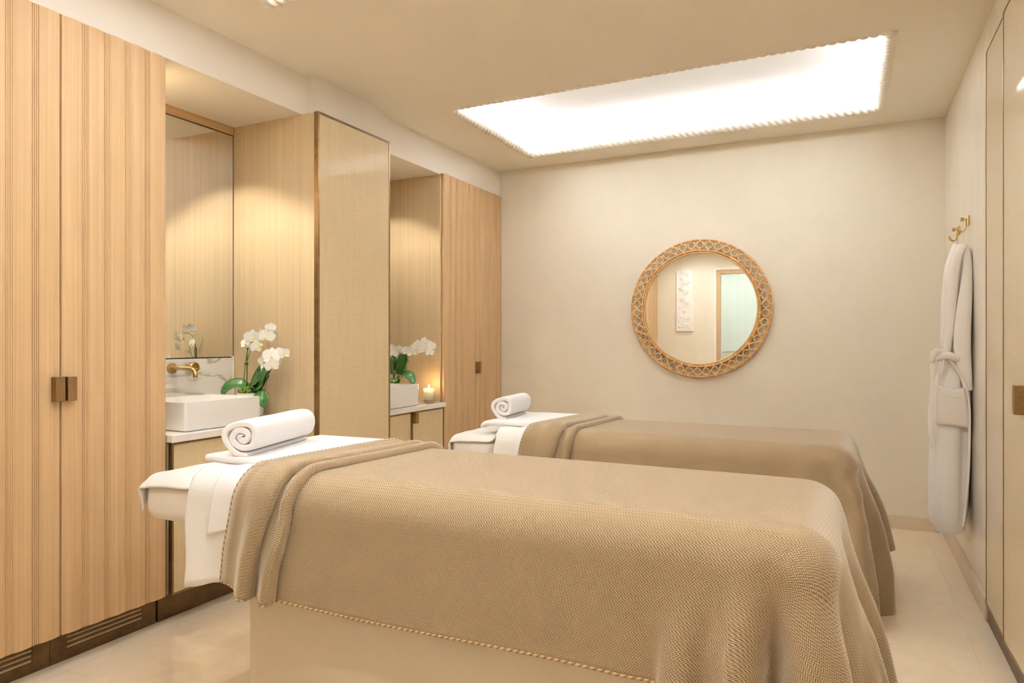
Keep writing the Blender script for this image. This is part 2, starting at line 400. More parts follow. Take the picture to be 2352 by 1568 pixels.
def wardrobe(y_edges, label, handles, xf=XL, top=ST, right_side=True):
    t = thing('wardrobe', label, 'wardrobe', group=None)
    a, b = y_edges[0], y_edges[-1]
    MB().box(XW+.002, xf-.024, a+.001, b-.001, .122, top-.002).box(xf-.09, xf-.075, a+.001, b-.001, 0, .122).build('carcass', M_woodp, t)
    for i in range(len(y_edges)-1):
        d = fluted_door(y_edges[i]+.0022, y_edges[i+1]-.0022, .126, top, xf, t)
        for (di, y, z) in handles:
            if di == i: tab_handle(d, y, z, xf)
        grille(y_edges[i]+.001, y_edges[i+1]-.001, xf-.070, t)
    return t
wardrobe([1.075, 1.507, 1.937], 'tall fluted oak wardrobe filling the left foreground, paired bronze tab handles', [(0, 1.470, 1.028), (1, 1.512, 1.028)])
wardrobe([YF+.004, .22, .65, 1.073], 'tall fluted oak wardrobe seen in the round mirror, standing in the front corner', [(0, .183, 1.028), (1, .225, 1.028)])
wardrobe([4.135, 4.588, 5.027], 'tall fluted oak wardrobe in the far left corner beside the candle', [(1, 4.592, 1.0)])

# ------------------------------------------------------------------ vanity bays
def vanity(y0, y1, topz, xf, label, doors, handle=None):
    t = thing('vanity_cabinet', label, 'cabinet')
    zb, zt = .125, topz-.034
    boxo('carcass', XW+.002, xf-.024, y0+.002, y1-.002, zb+.002, zt-.002, M_woodp, t)
    boxo('plinth', xf-.11, xf-.085, y0+.002, y1-.002, 0, zb+.002, M_bronze, t)
    for (a, b) in doors:
        d = thing_part('door', t)
        fw = .009
        p = boxo('raffia_panel', xf-.018, xf-.004, a+fw, b-fw, zb+fw, zt-fw, M_raf, d)
        mb = MB().box(xf-.022, xf, a, a+fw, zb, zt).box(xf-.022, xf, b-fw, b, zb, zt).box(xf-.022, xf, a+fw, b-fw, zb, zb+fw).box(xf-.022, xf, a+fw, b-fw, zt-fw, zt)
        mb.build('door_frame', M_bronze2, d)
        if handle and a <= handle <= b: MB().box(xf-.002, xf+.03, handle, handle+.033, zt-.075, zt-.002, .0012, 1).build('handle', M_handle, d)
    return t
def thing_part(name, parent):
    o = bpy.data.objects.new(name, None); COL.objects.link(o); o.parent = parent; return o
YC0, YC1 = 2.735, 3.350
vanity(1.945, YC0-.003, .805, -2.565, 'raffia fronted vanity cabinet beneath the near basin, bronze edged', [(1.95, 2.335), (2.34, YC0-.005)])
vanity(YC1+.003, 4.115, .772, -2.565, 'raffia fronted vanity cabinet beneath the far basin, with a bronze tab handle', [(YC1+.005, 3.716), (3.720, 4.113)], 3.722)
tag(boxo('countertop', XW+.02, -2.552, 1.942, YC0-.002, .772, .805, M_counter, b=.003), 'thin white stone countertop under the near basin', 'countertop')
tag(boxo('countertop', XW+.02, -2.552, YC1+.002, 4.118, .740, .772, M_counter, b=.003), 'thin white stone countertop under the far basin and candle', 'countertop')
def basin(x0, x1, y0, y1, z0, z1, label):
    w = .010; t = thing('basin', label, 'sink')
    bm = bmesh.new(); bmesh.ops.create_cube(bm, size=1)
    for q in bm.verts: q.co = Vector((x0 if q.co.x < 0 else x1, y0 if q.co.y < 0 else y1, z0 if q.co.z < 0 else z1))
    bmesh.ops.bevel(bm, geom=[e for e in bm.edges if abs(e.verts[0].co.z-e.verts[1].co.z) > .01 or max(e.verts[0].co.z, e.verts[1].co.z) < z0+.001], offset=.012, segments=3, affect='EDGES', profile=.5)
    top = max(bm.faces, key=lambda f: f.calc_center_median().z)
    r = bmesh.ops.inset_region(bm, faces=[top], thickness=w)
    bmesh.ops.translate(bm, verts=list(top.verts), vec=(0, 0, -.002))
    r = bmesh.ops.extrude_face_region(bm, geom=[top]); vs_ = [g for g in r['geom'] if isinstance(g, bmesh.types.BMVert)]
    bmesh.ops.delete(bm, geom=[top], context='FACES_ONLY')
    c = Vector(((x0+x1)/2, (y0+y1)/2, 0))
    for q in vs_: q.co = Vector((c.x+(q.co.x-c.x)*.92, c.y+(q.co.y-c.y)*.92, z0+.018))
    bmesh.ops.recalc_face_normals(bm, faces=bm.faces)
    me = bpy.data.meshes.new('bowl'); bm.to_mesh(me); bm.free()
    o = link('bowl', me, M_ceramic, t, True)
    try: me.set_sharp_from_angle(angle=math.radians(35))
    except Exception: pass
    MB().lathe([(0, .0), (.02, .0), (.022, -.003), (.022, -.008)], (c.x-.05, c.y, z0+.022), 20).build('drain', M_brass, t, True)
    return t
basin(-2.925, -2.585, 2.030, 2.455, .8055, .932, 'white rectangular vessel basin on the near countertop, below the brass tap')
basin(-2.925, -2.585, 3.400, 3.828, .7725, .914, 'white rectangular vessel basin on the far countertop, beside the lit candle')
# near bay: back wall = mirror, marble splash, oak header; column with oak side
XM = -3.084
boxm = boxo('mirror_backing', XW+.001, XM-.002, 1.945, YC0-.004, .806, 2.348, M_black)
wm = thing('wall_mirror', 'tall frameless wall mirror above the near marble splashback', 'mirror')
boxm.parent = wm; boxm.name = 'backing'
boxo('mirror_pane', XM-.002, XM, 1.947, YC0-.008, 1.116, 2.344, M_mirror, wm)
tag(boxo('splashback', XM-.001, XM+.006, 1.945, YC0-.016, .8055, 1.110, M_marble), 'grey veined white marble splashback behind the near basin', 'splashback')
struct(boxo('trim_6', XW+.001, XM+.004, 1.945, YC0-.004, 2.350, ST, M_woodh))
struct(boxo('trim_7', XM-.001, XM+.010, YC0-.015, YC0-.003, .8055, 1.118, M_counter))
tp = thing('wall_tap', 'brass wall mounted tap with curved spout over the near basin', 'tap')
def ros(y, name, mat=M_brass): return MB().lathe([(0, .012), (.016, .012), (.026, .010), (.028, .004), (.028, 0)], (XM+.006, y, 1.064), 28, 'x').build(name, mat, tp, True)
ros(2.338, 'rosette')
sp_ = smooth_path([(XM+.01, 2.338, 1.066), (XM+.08, 2.338, 1.067), (XM+.135, 2.338, 1.066), (XM+.165, 2.338, 1.058), (XM+.178, 2.338, 1.042), (XM+.180, 2.338, 1.022)], 26)
MB().tube(sp_, .0115, 16).build('spout', M_brass, tp, True)
hb = MB().lathe([(0, 0), (.012, 0), (.012, .03), (.024, .032), (.026, .036), (.026, .066), (.024, .068), (.019, .068), (.019, .05), (0, .05)], (XM+.006, 2.425, 1.068), 32, 'x')
hb.build('tap_handle', M_brass, tp, True)
# the raffia column between the bays
XC = -2.470
col = thing('raffia_column', 'full height raffia clad column with bronze edges and oak side between the two basins', 'column')
boxo('oak_side_panel', XW+.02, XC-.030, YC0, YC0+.018, 0, ST, M_woodp, col)
boxo('far_side_panel', XW+.02, XC-.030, YC1-.018, YC1, 0, ST, M_woodp, col)
boxo('core', XW+.02, XC-.034, YC0+.019, YC1-.019, 0, ST, M_woodp, col)
boxo('raffia_panel', XC-.020, XC-.003, YC0+.010, YC1-.010, .010, ST-.010, M_raf, col)
boxo('corner_profile', XC-.029, XC-.001, YC0-.003, YC0+.010, 0, ST+.002, M_bronze2, col, .0015)
boxo('corner_profile', XC-.029, XC-.001, YC1-.009, YC1+.003, 0, ST+.002, M_bronze2, col, .0015)
boxo('top_rail', XC-.024, XC-.0005, YC0+.010, YC1-.009, ST-.010, ST+.002, M_bronze, col)
# far bay
struct(boxo('trim_8', XW+.001, XM+.004, YC1+.004, 4.115, 2.30, ST-.012, M_woodh))
wm2 = thing('wall_mirror', 'frameless wall mirror over the far basin, hidden behind the column', 'mirror')
boxo('mirror_pane', XM-.002, XM, YC1+.006, 4.113, 1.08, 2.298, M_mirror, wm2)
boxo('backing', XW+.001, XM-.003, YC1+.006, 4.113, .774, 2.298, M_black, wm2)
tag(boxo('splashback', XM-.001, XM+.006, YC1+.006, 4.113, .7725, 1.075, M_marble), 'white marble splashback behind the far basin and orchids', 'splashback')
pn = thing('oak_end_panel', 'flat oak panel lit from above, behind the candle and orchids', 'panel')
boxo('panel', XW+.02, -2.602, 4.117, 4.134, .7725, ST-.012, M_woodp, pn)
# ------------------------------------------------------------------ niche downlight fittings
for i, (x, y) in enumerate(NICHE_LAMPS):
    zs = ST if i < 2 else ST-.012
    d = thing('downlight', ['brass downlight recessed in the near bay soffit, front one', 'brass downlight recessed in the near bay soffit, rear one', 'brass downlight recessed in the far bay soffit, front one', 'brass downlight recessed in the far bay soffit, rear one'][i], 'downlight', group='downlights over the basins')
    MB().lathe([(.026, -.001), (.034, -.003), (.036, 0), (.026, 0), (.026, -.001)], (x, y, zs), 24).build('bezel', M_brass, d, True)
for i, (x, y) in enumerate(FILL_LAMPS):  # fittings made up to go with the added fill spots, out of view
    d = thing('downlight', ['ceiling downlight by the front wall, the one nearest the wardrobes', 'ceiling downlight by the front wall, the middle one above the door', 'ceiling downlight by the front wall, the one nearest the right wall'][i], 'downlight', group='downlights over the entrance')
    MB().lathe([(.036, -.002), (.046, -.004), (.049, 0), (.036, 0), (.036, -.002)], (x, y, CEIL), 28).build('bezel', M_white, d, True)
# ------------------------------------------------------------------ right hand lacquered wardrobe
t = thing('lacquered_cabinet', 'glossy raffia fronted tall cabinet with bronze edges along the right wall', 'cabinet')
XD = .525
for (a, b, h) in [(3.122, 3.515, None), (2.70, 3.114, 2.790), (2.28, 2.692, None)]:
    d = thing_part('door', t); fw = .007
    boxo('raffia_panel', XD+.001, XD+.016, a+fw, b-fw, .075+fw, 2.436-fw, M_rafg, d)
    MB().box(XD-.001, XD+.018, a, a+fw, .075, 2.436).box(XD-.001, XD+.018, b-fw, b, .075, 2.436).box(XD-.001, XD+.018, a+fw, b-fw, .075, .075+fw).box(XD-.001, XD+.018, a+fw, b-fw, 2.436-fw, 2.436).build('door_frame', M_bronze2, d)
    if h:
        Rz = Matrix.Rotation(math.radians(.9), 4, 'Z'); pv = Vector((XD, a, 0)); d.location = pv-(Rz @ pv); d.rotation_euler.z = math.radians(.9)
    if h: MB().box(XD-.028, XD, h, h+.034, .955, 1.052, .0015, 1).build('handle', M_handle, d)
boxo('side_panel', XD+.002, XR+.06, 3.517, 3.536, 0, 2.445, M_wood, t)
boxo('side_panel', XD+.002, XR+.06, 2.26, 2.278, 0, 2.445, M_wood, t)
boxo('plinth', XR+.004-.012, XR+.02, 2.28, 3.515, 0, .08, M_bronze, t)
boxo('carcass', XD+.019, XR+.05, 2.28, 3.515, .08, 2.436, M_woodp, t)
#@OBJECTS
# ------------------------------------------------------------------ cloth
def drape(X, Y, z0, boxes, steps=140, iters=8, bend=.35, thick=.006, fric=.6, pin=None):
    """position based cloth: X, Y (ny,nx) flat rest layout, dropped on rounded boxes (x0,x1,y0,y1,z0,z1,r)"""
    ny, nx = X.shape; P = np.stack([X, Y, np.full_like(X, z0)], -1).reshape(-1, 3).astype(float); prev = P.copy()
    idx = np.arange(ny*nx).reshape(ny, nx); B = []
    def batch(A, Bb, k):
        a, b = A.ravel(), Bb.ravel()
        if len(a): B.append((a, b, np.linalg.norm(P[a]-P[b], axis=1), k))
    for par in (0, 1):
        batch(idx[:, par:-1:2], idx[:, par+1::2], 1.0); batch(idx[par:-1:2, :], idx[par+1::2, :], 1.0)
    for par in (0, 1):
        batch(idx[par:-1:2, :-1], idx[par+1::2, 1:], .9); batch(idx[par:-1:2, 1:], idx[par+1::2, :-1], .9)
    for q in (0, 1, 2, 3):
        batch(idx[:, q:-2:4], idx[:, q+2::4], bend); batch(idx[q:-2:4, :], idx[q+2::4, :], bend)
    dt = 1/60.
    for s in range(steps):
        v = (P-prev)*.965; prev = P.copy(); P = P+v; P[:, 2] -= 9.8*dt*dt
        for it in range(iters):
            for a, b, L, k in B:
                d = P[b]-P[a]; l = np.sqrt((d*d).sum(1))+1e-12
                if k == bend: w = np.where(l < L, k, .0)
                else: w = k
                c = d*(((l-L)/l)*.5*w)[:, None]; P[a] += c; P[b] -= c
            if it % 2 == 1 or it == iters-1:
                for (x0, x1, y0, y1, zz0, zz1, r) in boxes:
                    C = np.array([(x0+x1)/2, (y0+y1)/2, (zz0+zz1)/2]); H = np.array([(x1-x0)/2, (y1-y0)/2, (zz1-zz0)/2])-r
                    q = P-C; aq = np.abs(q)-H; out = np.maximum(aq, 0); lo = np.sqrt((out*out).sum(1))
                    ins = np.minimum(aq.max(1), 0); d = lo+ins-r; hit = d < thick
                    if hit.any():
                        n = out/np.maximum(lo, 1e-9)[:, None]
                        i0 = lo < 1e-9
                        if i0.any():
                            m = np.zeros_like(n[i0]); m[np.arange(i0.sum()), aq[i0].argmax(1)] = 1; n[i0] = m
                        n *= np.where(q < 0, -1, 1)
                        P[hit] += n[hit]*(thick-d[hit])[:, None]
                        dv = P[hit]-prev[hit]; nn = n[hit]; tn = dv-nn*(dv*nn).sum(1)[:, None]; P[hit] -= tn*fric
        if pin is not None: pin(P, prev)
    return P.reshape(ny, nx, 3)
def resample(G, ti, tj):
    return catmull(np.swapaxes(catmull(G, ti), 0, 1), tj).swapaxes(0, 1)
def grid_normals(G):
    du = np.gradient(G, axis=1); dv = np.gradient(G, axis=0); n = np.cross(du, dv); return n/np.maximum(np.linalg.norm(n, axis=2, keepdims=True), 1e-9)
def cloth_obj(name, G, mat, parent=None, uv=None, thick=.006, off=1):
    nr, nc = G.shape[:2]
    o = pyd(name, G.reshape(-1, 3), grid_faces(nr, nc), mat, parent, True, None if uv is None else uv.reshape(-1, 2))
    m = o.modifiers.new('thickness', 'SOLIDIFY'); m.thickness = thick; m.offset = off
    return o
def hem_tube(name, path, r, mat, parent, n=7):
    P = np.array(path); m = len(P); mb = MB().tube([tuple(p) for p in P], r, n)
    L = np.concatenate([[0], np.cumsum(np.linalg.norm(np.diff(P, axis=0), axis=1))])
    uv = [(L[i], k/n*2*PI*r) for i in range(m) for k in range(n)]
    return pyd(name, mb.v, mb.f, mat, parent, True, np.array(uv))

def blanket(label, x_head_f, x_head_b, y0, y1, top, x_foot, drop_f, drop_b, drop_foot, boxes, mat, rot=0.0, noses=(.135, .200), flare_lim=(.075, .10), foot_skew=.04):
    b0, b1 = y0-drop_f, y1+drop_b; na = 84; nb = 58
    a = np.linspace(0, 1, na)[None, :]; b = np.linspace(b0, b1, nb)[:, None]
    fb = np.clip((b-y0)/(y1-y0), -.25, 1.25)
    xh = x_head_f+(x_head_b-x_head_f)*fb; xe = x_foot+drop_foot-foot_skew*np.clip(fb, 0, 1)
    X = xh+(xe-xh)*a; Y = b+0*a; Y = Y+rot*(X-x_head_f)
    G = drape(X, Y, top+.02, boxes, thick=.007, bend=.5)
    L = float((xe-xh).mean())
    # section of the two pleats: (distance along base, height, arc length)
    sec = [(0, 0)]; n1, n2 = noses
    def ridge(s, nose, h):
        w = nose-s
        return [(s, 0), (s+w*.35, h*.18), (s+w*.62, h*.62), (s+w*.82, h*.95), (s+w*.95, h*.92), (nose, h*.60), (nose+.001, h*.36), (nose-.010, h*.10), (nose-.016, h*.02)]
    R = ridge(.03, n1, .026)+ridge(n1-.012, n2, .025)
    R = catmull(np.array(R), np.linspace(0, len(R)-1, 64))
    tail = np.linspace(n2+.004, L, 150)
    sec = np.vstack([[0, 0], R, np.stack([tail, 0*tail], 1)])
    arc = np.concatenate([[0], np.cumsum(np.linalg.norm(np.diff(sec, axis=0), axis=1))])
    tj = sec[:, 0]/L*(na-1); ti = np.linspace(0, nb-1, nb*2+1)
    S = resample(G, ti, tj); Nrm = resample(grid_normals(G), ti, tj); Nrm /= np.maximum(np.linalg.norm(Nrm, axis=2, keepdims=True), 1e-9)
    if Nrm[len(ti)//2, len(tj)//2, 2] < 0: Nrm = -Nrm
    dropn = np.clip((top-S[..., 2])/.35, 0, 1.2)
    h = sec[:, 1][None, :]*(1+1.1*dropn)
    fr = np.sin(np.linspace(0, 9, len(ti)))[:, None]*.0025*(sec[:, 1] > .002)[None, :]
    S = S+Nrm*(h+fr)[..., None]
    xo = np.maximum(S[..., 0]-(x_foot+.02), 0); fl_ = flare_lim[0]+(flare_lim[1]-flare_lim[0])*np.clip((S[..., 1]-y0)/(y1-y0), 0, 1); S[..., 0] += fl_*np.tanh(xo/fl_)-xo
    # fold ripples where the cloth falls round the foot corners
    fx, r0 = x_foot+.02, .13
    for (yc, sg) in ((y0+r0, -1), (y1-r0, 1)):
        dxc = S[..., 0]-(fx-r0); dyc = (S[..., 1]-yc)*sg
        ang = np.arctan2(dxc, dyc); win = np.clip((dxc+.32)/.30, 0, 1)*np.clip((dyc+.42)/.35, 0, 1); win = win*win*(3-2*win)
        A = .06*np.clip((top-.05-S[..., 2])/.40, 0, 1.3)**1.15*win
        k = 5.2
        wv = np.cos((ang-.72)*k*PI/2*.62)*1.0
        out = np.stack([np.sin(np.clip(ang, 0, PI/2)), sg*np.cos(np.clip(ang, 0, PI/2)), 0*ang], -1)
        S = S+out*(A*(wv-.15))[..., None]
    uu = np.concatenate([np.zeros((S.shape[0], 1)), np.cumsum(np.linalg.norm(np.diff(S, axis=1), axis=2), axis=1)], 1)
    vv_ = np.concatenate([np.zeros((1, S.shape[1])), np.cumsum(np.linalg.norm(np.diff(S, axis=0), axis=2), axis=0)], 0)
    mid = S.shape[0]//2; vv_ = vv_-vv_[mid:mid+1]
    uv = np.stack([uu, vv_], -1)
    o = cloth_obj('blanket', S, mat, None, uv, .006, 1)
    tag(o, label, 'blanket')
    hs = Nrm*.003
    hem_tube('hem_stitching', (S+hs)[0, :, :], .0046, M_hem, o)
    hem_tube('hem_stitching', (S+hs)[:, 0, :], .0046, M_hem, o)
    hem_tube('hem_stitching', (S+hs)[:, -1, :], .0046, M_hem, o)
    hem_tube('hem_stitching', (S+hs)[-1, :, :], .0046, M_hem, o)
    return o
def strip_cloth(name, xs, path_fn, mat, label=None, cat=None, thick=.008, parent=None, nx=40):
    """cloth laid across the table: for each x a (y,z) path"""
    rows = []
    for x in np.linspace(xs[0], xs[1], nx): rows.append(path_fn(x, (x-xs[0])/(xs[1]-xs[0])))
    G = np.array(rows).swapaxes(0, 1)
    o = cloth_obj(name, G, mat, parent, None, thick, 1)
    if label: tag(o, label, cat)
    return o
def across(y0, y1, top, r, drop_f, drop_b, n=46):
    """points (y,z,arc) from front hem up over the top and down the back"""
    pts = []
    for s in np.linspace(0, 1, 12): pts.append((y0, top-r-drop_f+s*drop_f))
    for s in np.linspace(0, PI/2, 8)[1:]: pts.append((y0+r-r*math.cos(s), top-r+r*math.sin(s)))
    for s in np.linspace(0, 1, 16)[1:]: pts.append((y0+r+s*(y1-y0-2*r), top))
    for s in np.linspace(0, PI/2, 8)[1:]: pts.append((y1-r+r*math.sin(s), top-r+r*math.cos(s)))
    for s in np.linspace(0, 1, 8)[1:]: pts.append((y1, top-r-s*drop_b))
    return np.array(pts)
def fuzz(a, b, s): return math.sin(a*3.1+s)*math.sin(b*2.3+s*1.7)
def roll_towel(label, c0, c1, rw, rh, z, group=None):
    """rolled towel lying from c0 to c1 (xy), spiral showing at both ends"""
    A = Vector((c0[0], c0[1], 0)); Bv = Vector((c1[0], c1[1], 0)); t = (Bv-A).normalized(); w = Vector((t.y, -t.x, 0))
    N = 150; turns = 2.7; th = .0155; sec = []
    for i in range(N):
        s = i/(N-1); ang = 2*PI*turns*s; r = .10+.90*s
        wob = 1+.035*math.sin(3*ang+1)+.03*math.sin(5*ang*.7)
        sec.append((math.cos(ang+.6)*rw*r*wob, math.sin(ang+.6)*rh*r*wob))
    sec = np.array(sec); nrm = np.gradient(sec, axis=0); nrm = np.stack([nrm[:, 1], -nrm[:, 0]], 1); nrm /= np.linalg.norm(nrm, axis=1)[:, None]
    gap = .43*(rw+rh)/2*.9/turns
    outer = sec+nrm*0; inner = sec-nrm*gap*2*1.04
    loop = np.vstack([outer, inner[::-1]]); n = len(loop); L = (Bv-A).length; v = []; f = []
    prof = [(0.0, .80), (.004, .93), (.010, .985), (.022, 1.0)]
    stations = [(d, k) for d, k in prof]+[(L*q, 1.0+.02*math.sin(q*9)) for q in (.15, .3, .45, .6, .75, .88)]+[(L-d, k) for d, k in prof[::-1]]
    cen = np.vstack([(outer+inner)/2, ((outer+inner)/2)[::-1]])
    for (d, k) in stations:
        kk = k if k < 1 else 1.0; body = k/kk
        Q = (cen+(loop-cen)*kk)*body
        sag = 1.0
        for (a, b) in Q:
            bz = max(b, -rh*.90)
            p = A+t*d+w*float(a); v.append((p.x, p.y, z+rh*.90+float(bz)))
    m = len(stations)
    for i in range(m-1):
        for k in range(n): f.append((i*n+k, i*n+(k+1) % n, (i+1)*n+(k+1) % n, (i+1)*n+k))
    h = n//2
    for i in range(h-1):
        f.append((i+1, i, n-1-i, n-2-i)); e = (m-1)*n; f.append((e+i, e+i+1, e+n-2-i, e+n-1-i))
    mb = MB().add(v, f); o = mb.build('rolled_towel', M_towel, None, True)
    mod = o.modifiers.new('soft', 'SUBSURF'); mod.levels = 1; mod.render_levels = 1
    return tag(o, label, 'towel', group)

def bed(dx, dy, dz, far):
    """massage table with its linen; near table coordinates shifted by dx, dy, dz"""
    which = 'far' if far else 'near'
    t = thing('massage_table', 'massage table by the back wall, cream headrest showing under its towel' if far else 'massage table in the foreground with a beige box base and cream headrest', 'massage table')
    Y0, Y1, TOP = 1.50+dy, 2.19+dy, .785+dz
    XH, XF_ = -1.90+dx, -.015+(.03 if far else 0)
    boxo('base', -1.702+dx, -.22+dx, 1.572+dy, 2.115+dy, 0.0, .60+dz, M_plinth, t, .002)
    boxo('mattress', XH, XF_-.012, Y0+.012, Y1-.012, .60+dz, TOP, M_cream, t, .07)
    # headrest cushion
    hx0, hx1, hz0, hz1 = -2.185+dx, -1.905+dx, .585+dz, .728+dz
    mb = MB().box(hx0, hx1, 1.545+dy, 2.145+dy, hz0, hz1, .045, 5); o = mb.build('headrest', M_cream, t, True)
    mo = o.modifiers.new('soft', 'SUBSURF'); mo.levels = 1; mo.render_levels = 1
    MB().tube([(-1.93+dx, 1.84+dy, .64+dz), (-1.87+dx, 1.84+dy, .64+dz)], .018, 12).build('headrest_bracket', M_bronze, t)
    # towel draped over the headrest
    nx, ny = 30, 44
    a = np.linspace(-2.262+dx, -1.80+dx, nx)[None, :]; b = np.linspace(1.522+dy, 2.20+dy, ny)[:, None]
    hb = (hx0-.004, hx1+.12, 1.541+dy, 2.149+dy, hz0, hz1+.004, .05); mbx = (XH, XF_, Y0, Y1, .60+dz, TOP, .08)
    G = drape(a+0*b, b+0*a+.03*(a+2.2-dx), TOP+.02, [hb, mbx], steps=120, thick=.008, bend=.25)
    G = resample(G, np.linspace(0, ny-1, ny*2), np.linspace(0, nx-1, nx*2))
    G[..., 2] += .0016*np.sin(G[..., 0]*47)*np.sin(G[..., 1]*39)
    cl = cloth_obj('headrest_towel', G, M_terry, None, None, .007, 1)
    tag(cl, 'white terry towel draped over the headrest of the %s massage table' % which, 'towel')
    # terry sheet hanging over the front edge
    xl = -1.862+dx
    def path(x, s):
        P = across(Y0-.022, Y1+.016, TOP+.007, .075, .285-.055*s, .25); out = []
        for i, (y, z) in enumerate(P):
            d = max(0, (TOP-.06-z)/.33); f = max(0, 1-abs(s-.05)/.12)
            xx = x+.012*d*(1-s)*0-.012*(1-d)*0
            yy = y-(.010*math.sin(7*s+1)*d if i < 16 else 0)-(.006*d if i < 16 else 0)
            zz = z-(.055*max(0, 1-s/.16)**1.5 if i > 14 and x < XH+.04 else 0)*(1 if i < 40 else .5)
            out.append((xx+.006*math.sin(i*.6)*(1-s), yy, zz+.0012*math.sin(x*60+i)))
        return out
    strip_cloth('terry_sheet', (xl, xl+.225), path, M_terry, 'thick white terry sheet hanging over the front edge of the %s massage table' % which, 'sheet', .009)
    # folded velour sheet with rounded fold, upper layer runs over the front edge
    z = TOP+.016
    fs = thing('folded_sheet', 'folded white velour sheet under the rolled towel on the %s table' % which, 'sheet')
    mb = MB().box((-2.015 if far else -1.930)+dx, -1.60+dx, 1.585+dy, 2.13+dy, z, z+.026, .0125, 5); q = mb.build('fold', M_towel, fs, True)
    bm = bmesh.new(); bm.from_mesh(q.data)
    for xc in (XH+.03, XH-.05, XH-.075, XH-.09): bmesh.ops.bisect_plane(bm, geom=bm.verts[:]+bm.edges[:]+bm.faces[:], plane_co=(xc, 0, 0), plane_no=(1, 0, 0))
    bm.to_mesh(q.data); bm.free()
    for vv in q.data.vertices:
        s = (vv.co.y-1.585-dy); vv.co.x += .05*s*.6; vv.co.z -= .022*max(0, min(1, (XH-.075-vv.co.x)/.035))**1.5 if far else 0; vv.co.z += .002*math.sin(vv.co.x*30+vv.co.y*23)
    def path2(x, s):
        P = across(Y0-.036, Y1+.022, TOP+.021, .075, .075*(1-s)+.05, .10); out = []
        n = len(P)
        for i, (y, zz) in enumerate(P):
            u = (y-Y0)/(Y1-Y0)
            out.append((x+.11*min(1, max(0, u))-.02*max(0, (TOP-.03-zz)/.1)*(1-s), y, zz+.001*math.sin(i*.9+x*40)))
        return out
    strip_cloth('top_layer', (-1.735+dx, -1.50+dx), path2, M_towel, thick=.005, parent=fs)
    return t, (XH, XF_, Y0, Y1, .60+dz, TOP+.012, .085)
BX, BY, BZ = .17, 1.745, -.064
nt_, nbox = bed(0, 0, 0, False)
ft_, fbox = bed(BX, BY, BZ, True)
def drape_body(b, x_foot, flare, dx, dy, dz):
    """what the blanket lies on: table, linen stack, and its own stiff fall widening towards the hem"""
    top = b[5]; L = [(b[0]-.1, x_foot)+b[2:4]+(.3, top, .09), (-1.98+dx, -1.47+dx, b[2]-.044, b[3]+.03, .35+dz, top+.022, .095)]
    for k, (dzk, ex, ey) in enumerate(flare): L.append((b[0]+.3, x_foot+ex, b[2]-ey, b[3]+ey, -.2, top-dzk, .06))
    return L
blanket('tan herringbone wool blanket folded at the head end, on the foreground massage table', -1.668, -1.570, 1.487, 2.205, .815, -.045, .278, .34, .45,
        drape_body(nbox, -.02, [(.18, .015, .006), (.28, .035, .012), (.36, .05, .018)], 0, 0, 0), M_blanket)
blanket('tan herringbone wool blanket with long hanging corners, on the massage table near the back wall', -1.560, -1.43, 1.487+BY, 2.205+BY, .815+BZ, .0, .42, .40, .58,
        drape_body(fbox, .03, [(.14, .025, .006), (.26, .055, .012), (.38, .08, .018), (.48, .095, .024)], BX, BY, BZ), M_blanket, noses=(.17, .25), flare_lim=(.07, .16), foot_skew=.24)
roll_towel('rolled white towel on the foreground massage table, spiral end facing front', (-1.765, 1.595), (-1.875, 1.985), .080, .069, .827)
roll_towel('rolled white towel on the massage table by the back wall', (-1.93+BX, 1.60+BY+.1), (-1.97+BX, 1.95+BY+.1), .078, .074, .824+BZ)
#@REST
# ------------------------------------------------------------------ pixel to plane (camera calibration), used to read positions off the photograph
_S, _C = math.sin(cam.rotation_euler.z), math.cos(cam.rotation_euler.z)
def ray(x, y): u = (x-1176)/1568; return (_C*u-_S, _S*u+_C, (784-y)/1568)
def on_y(x, y, Y): d = ray(x, y); t = Y/d[1]; return Vector((d[0]*t, Y, CAM_Z+d[2]*t))
def on_x(x, y, X): d = ray(x, y); t = X/d[0]; return Vector((X, d[1]*t, CAM_Z+d[2]*t))
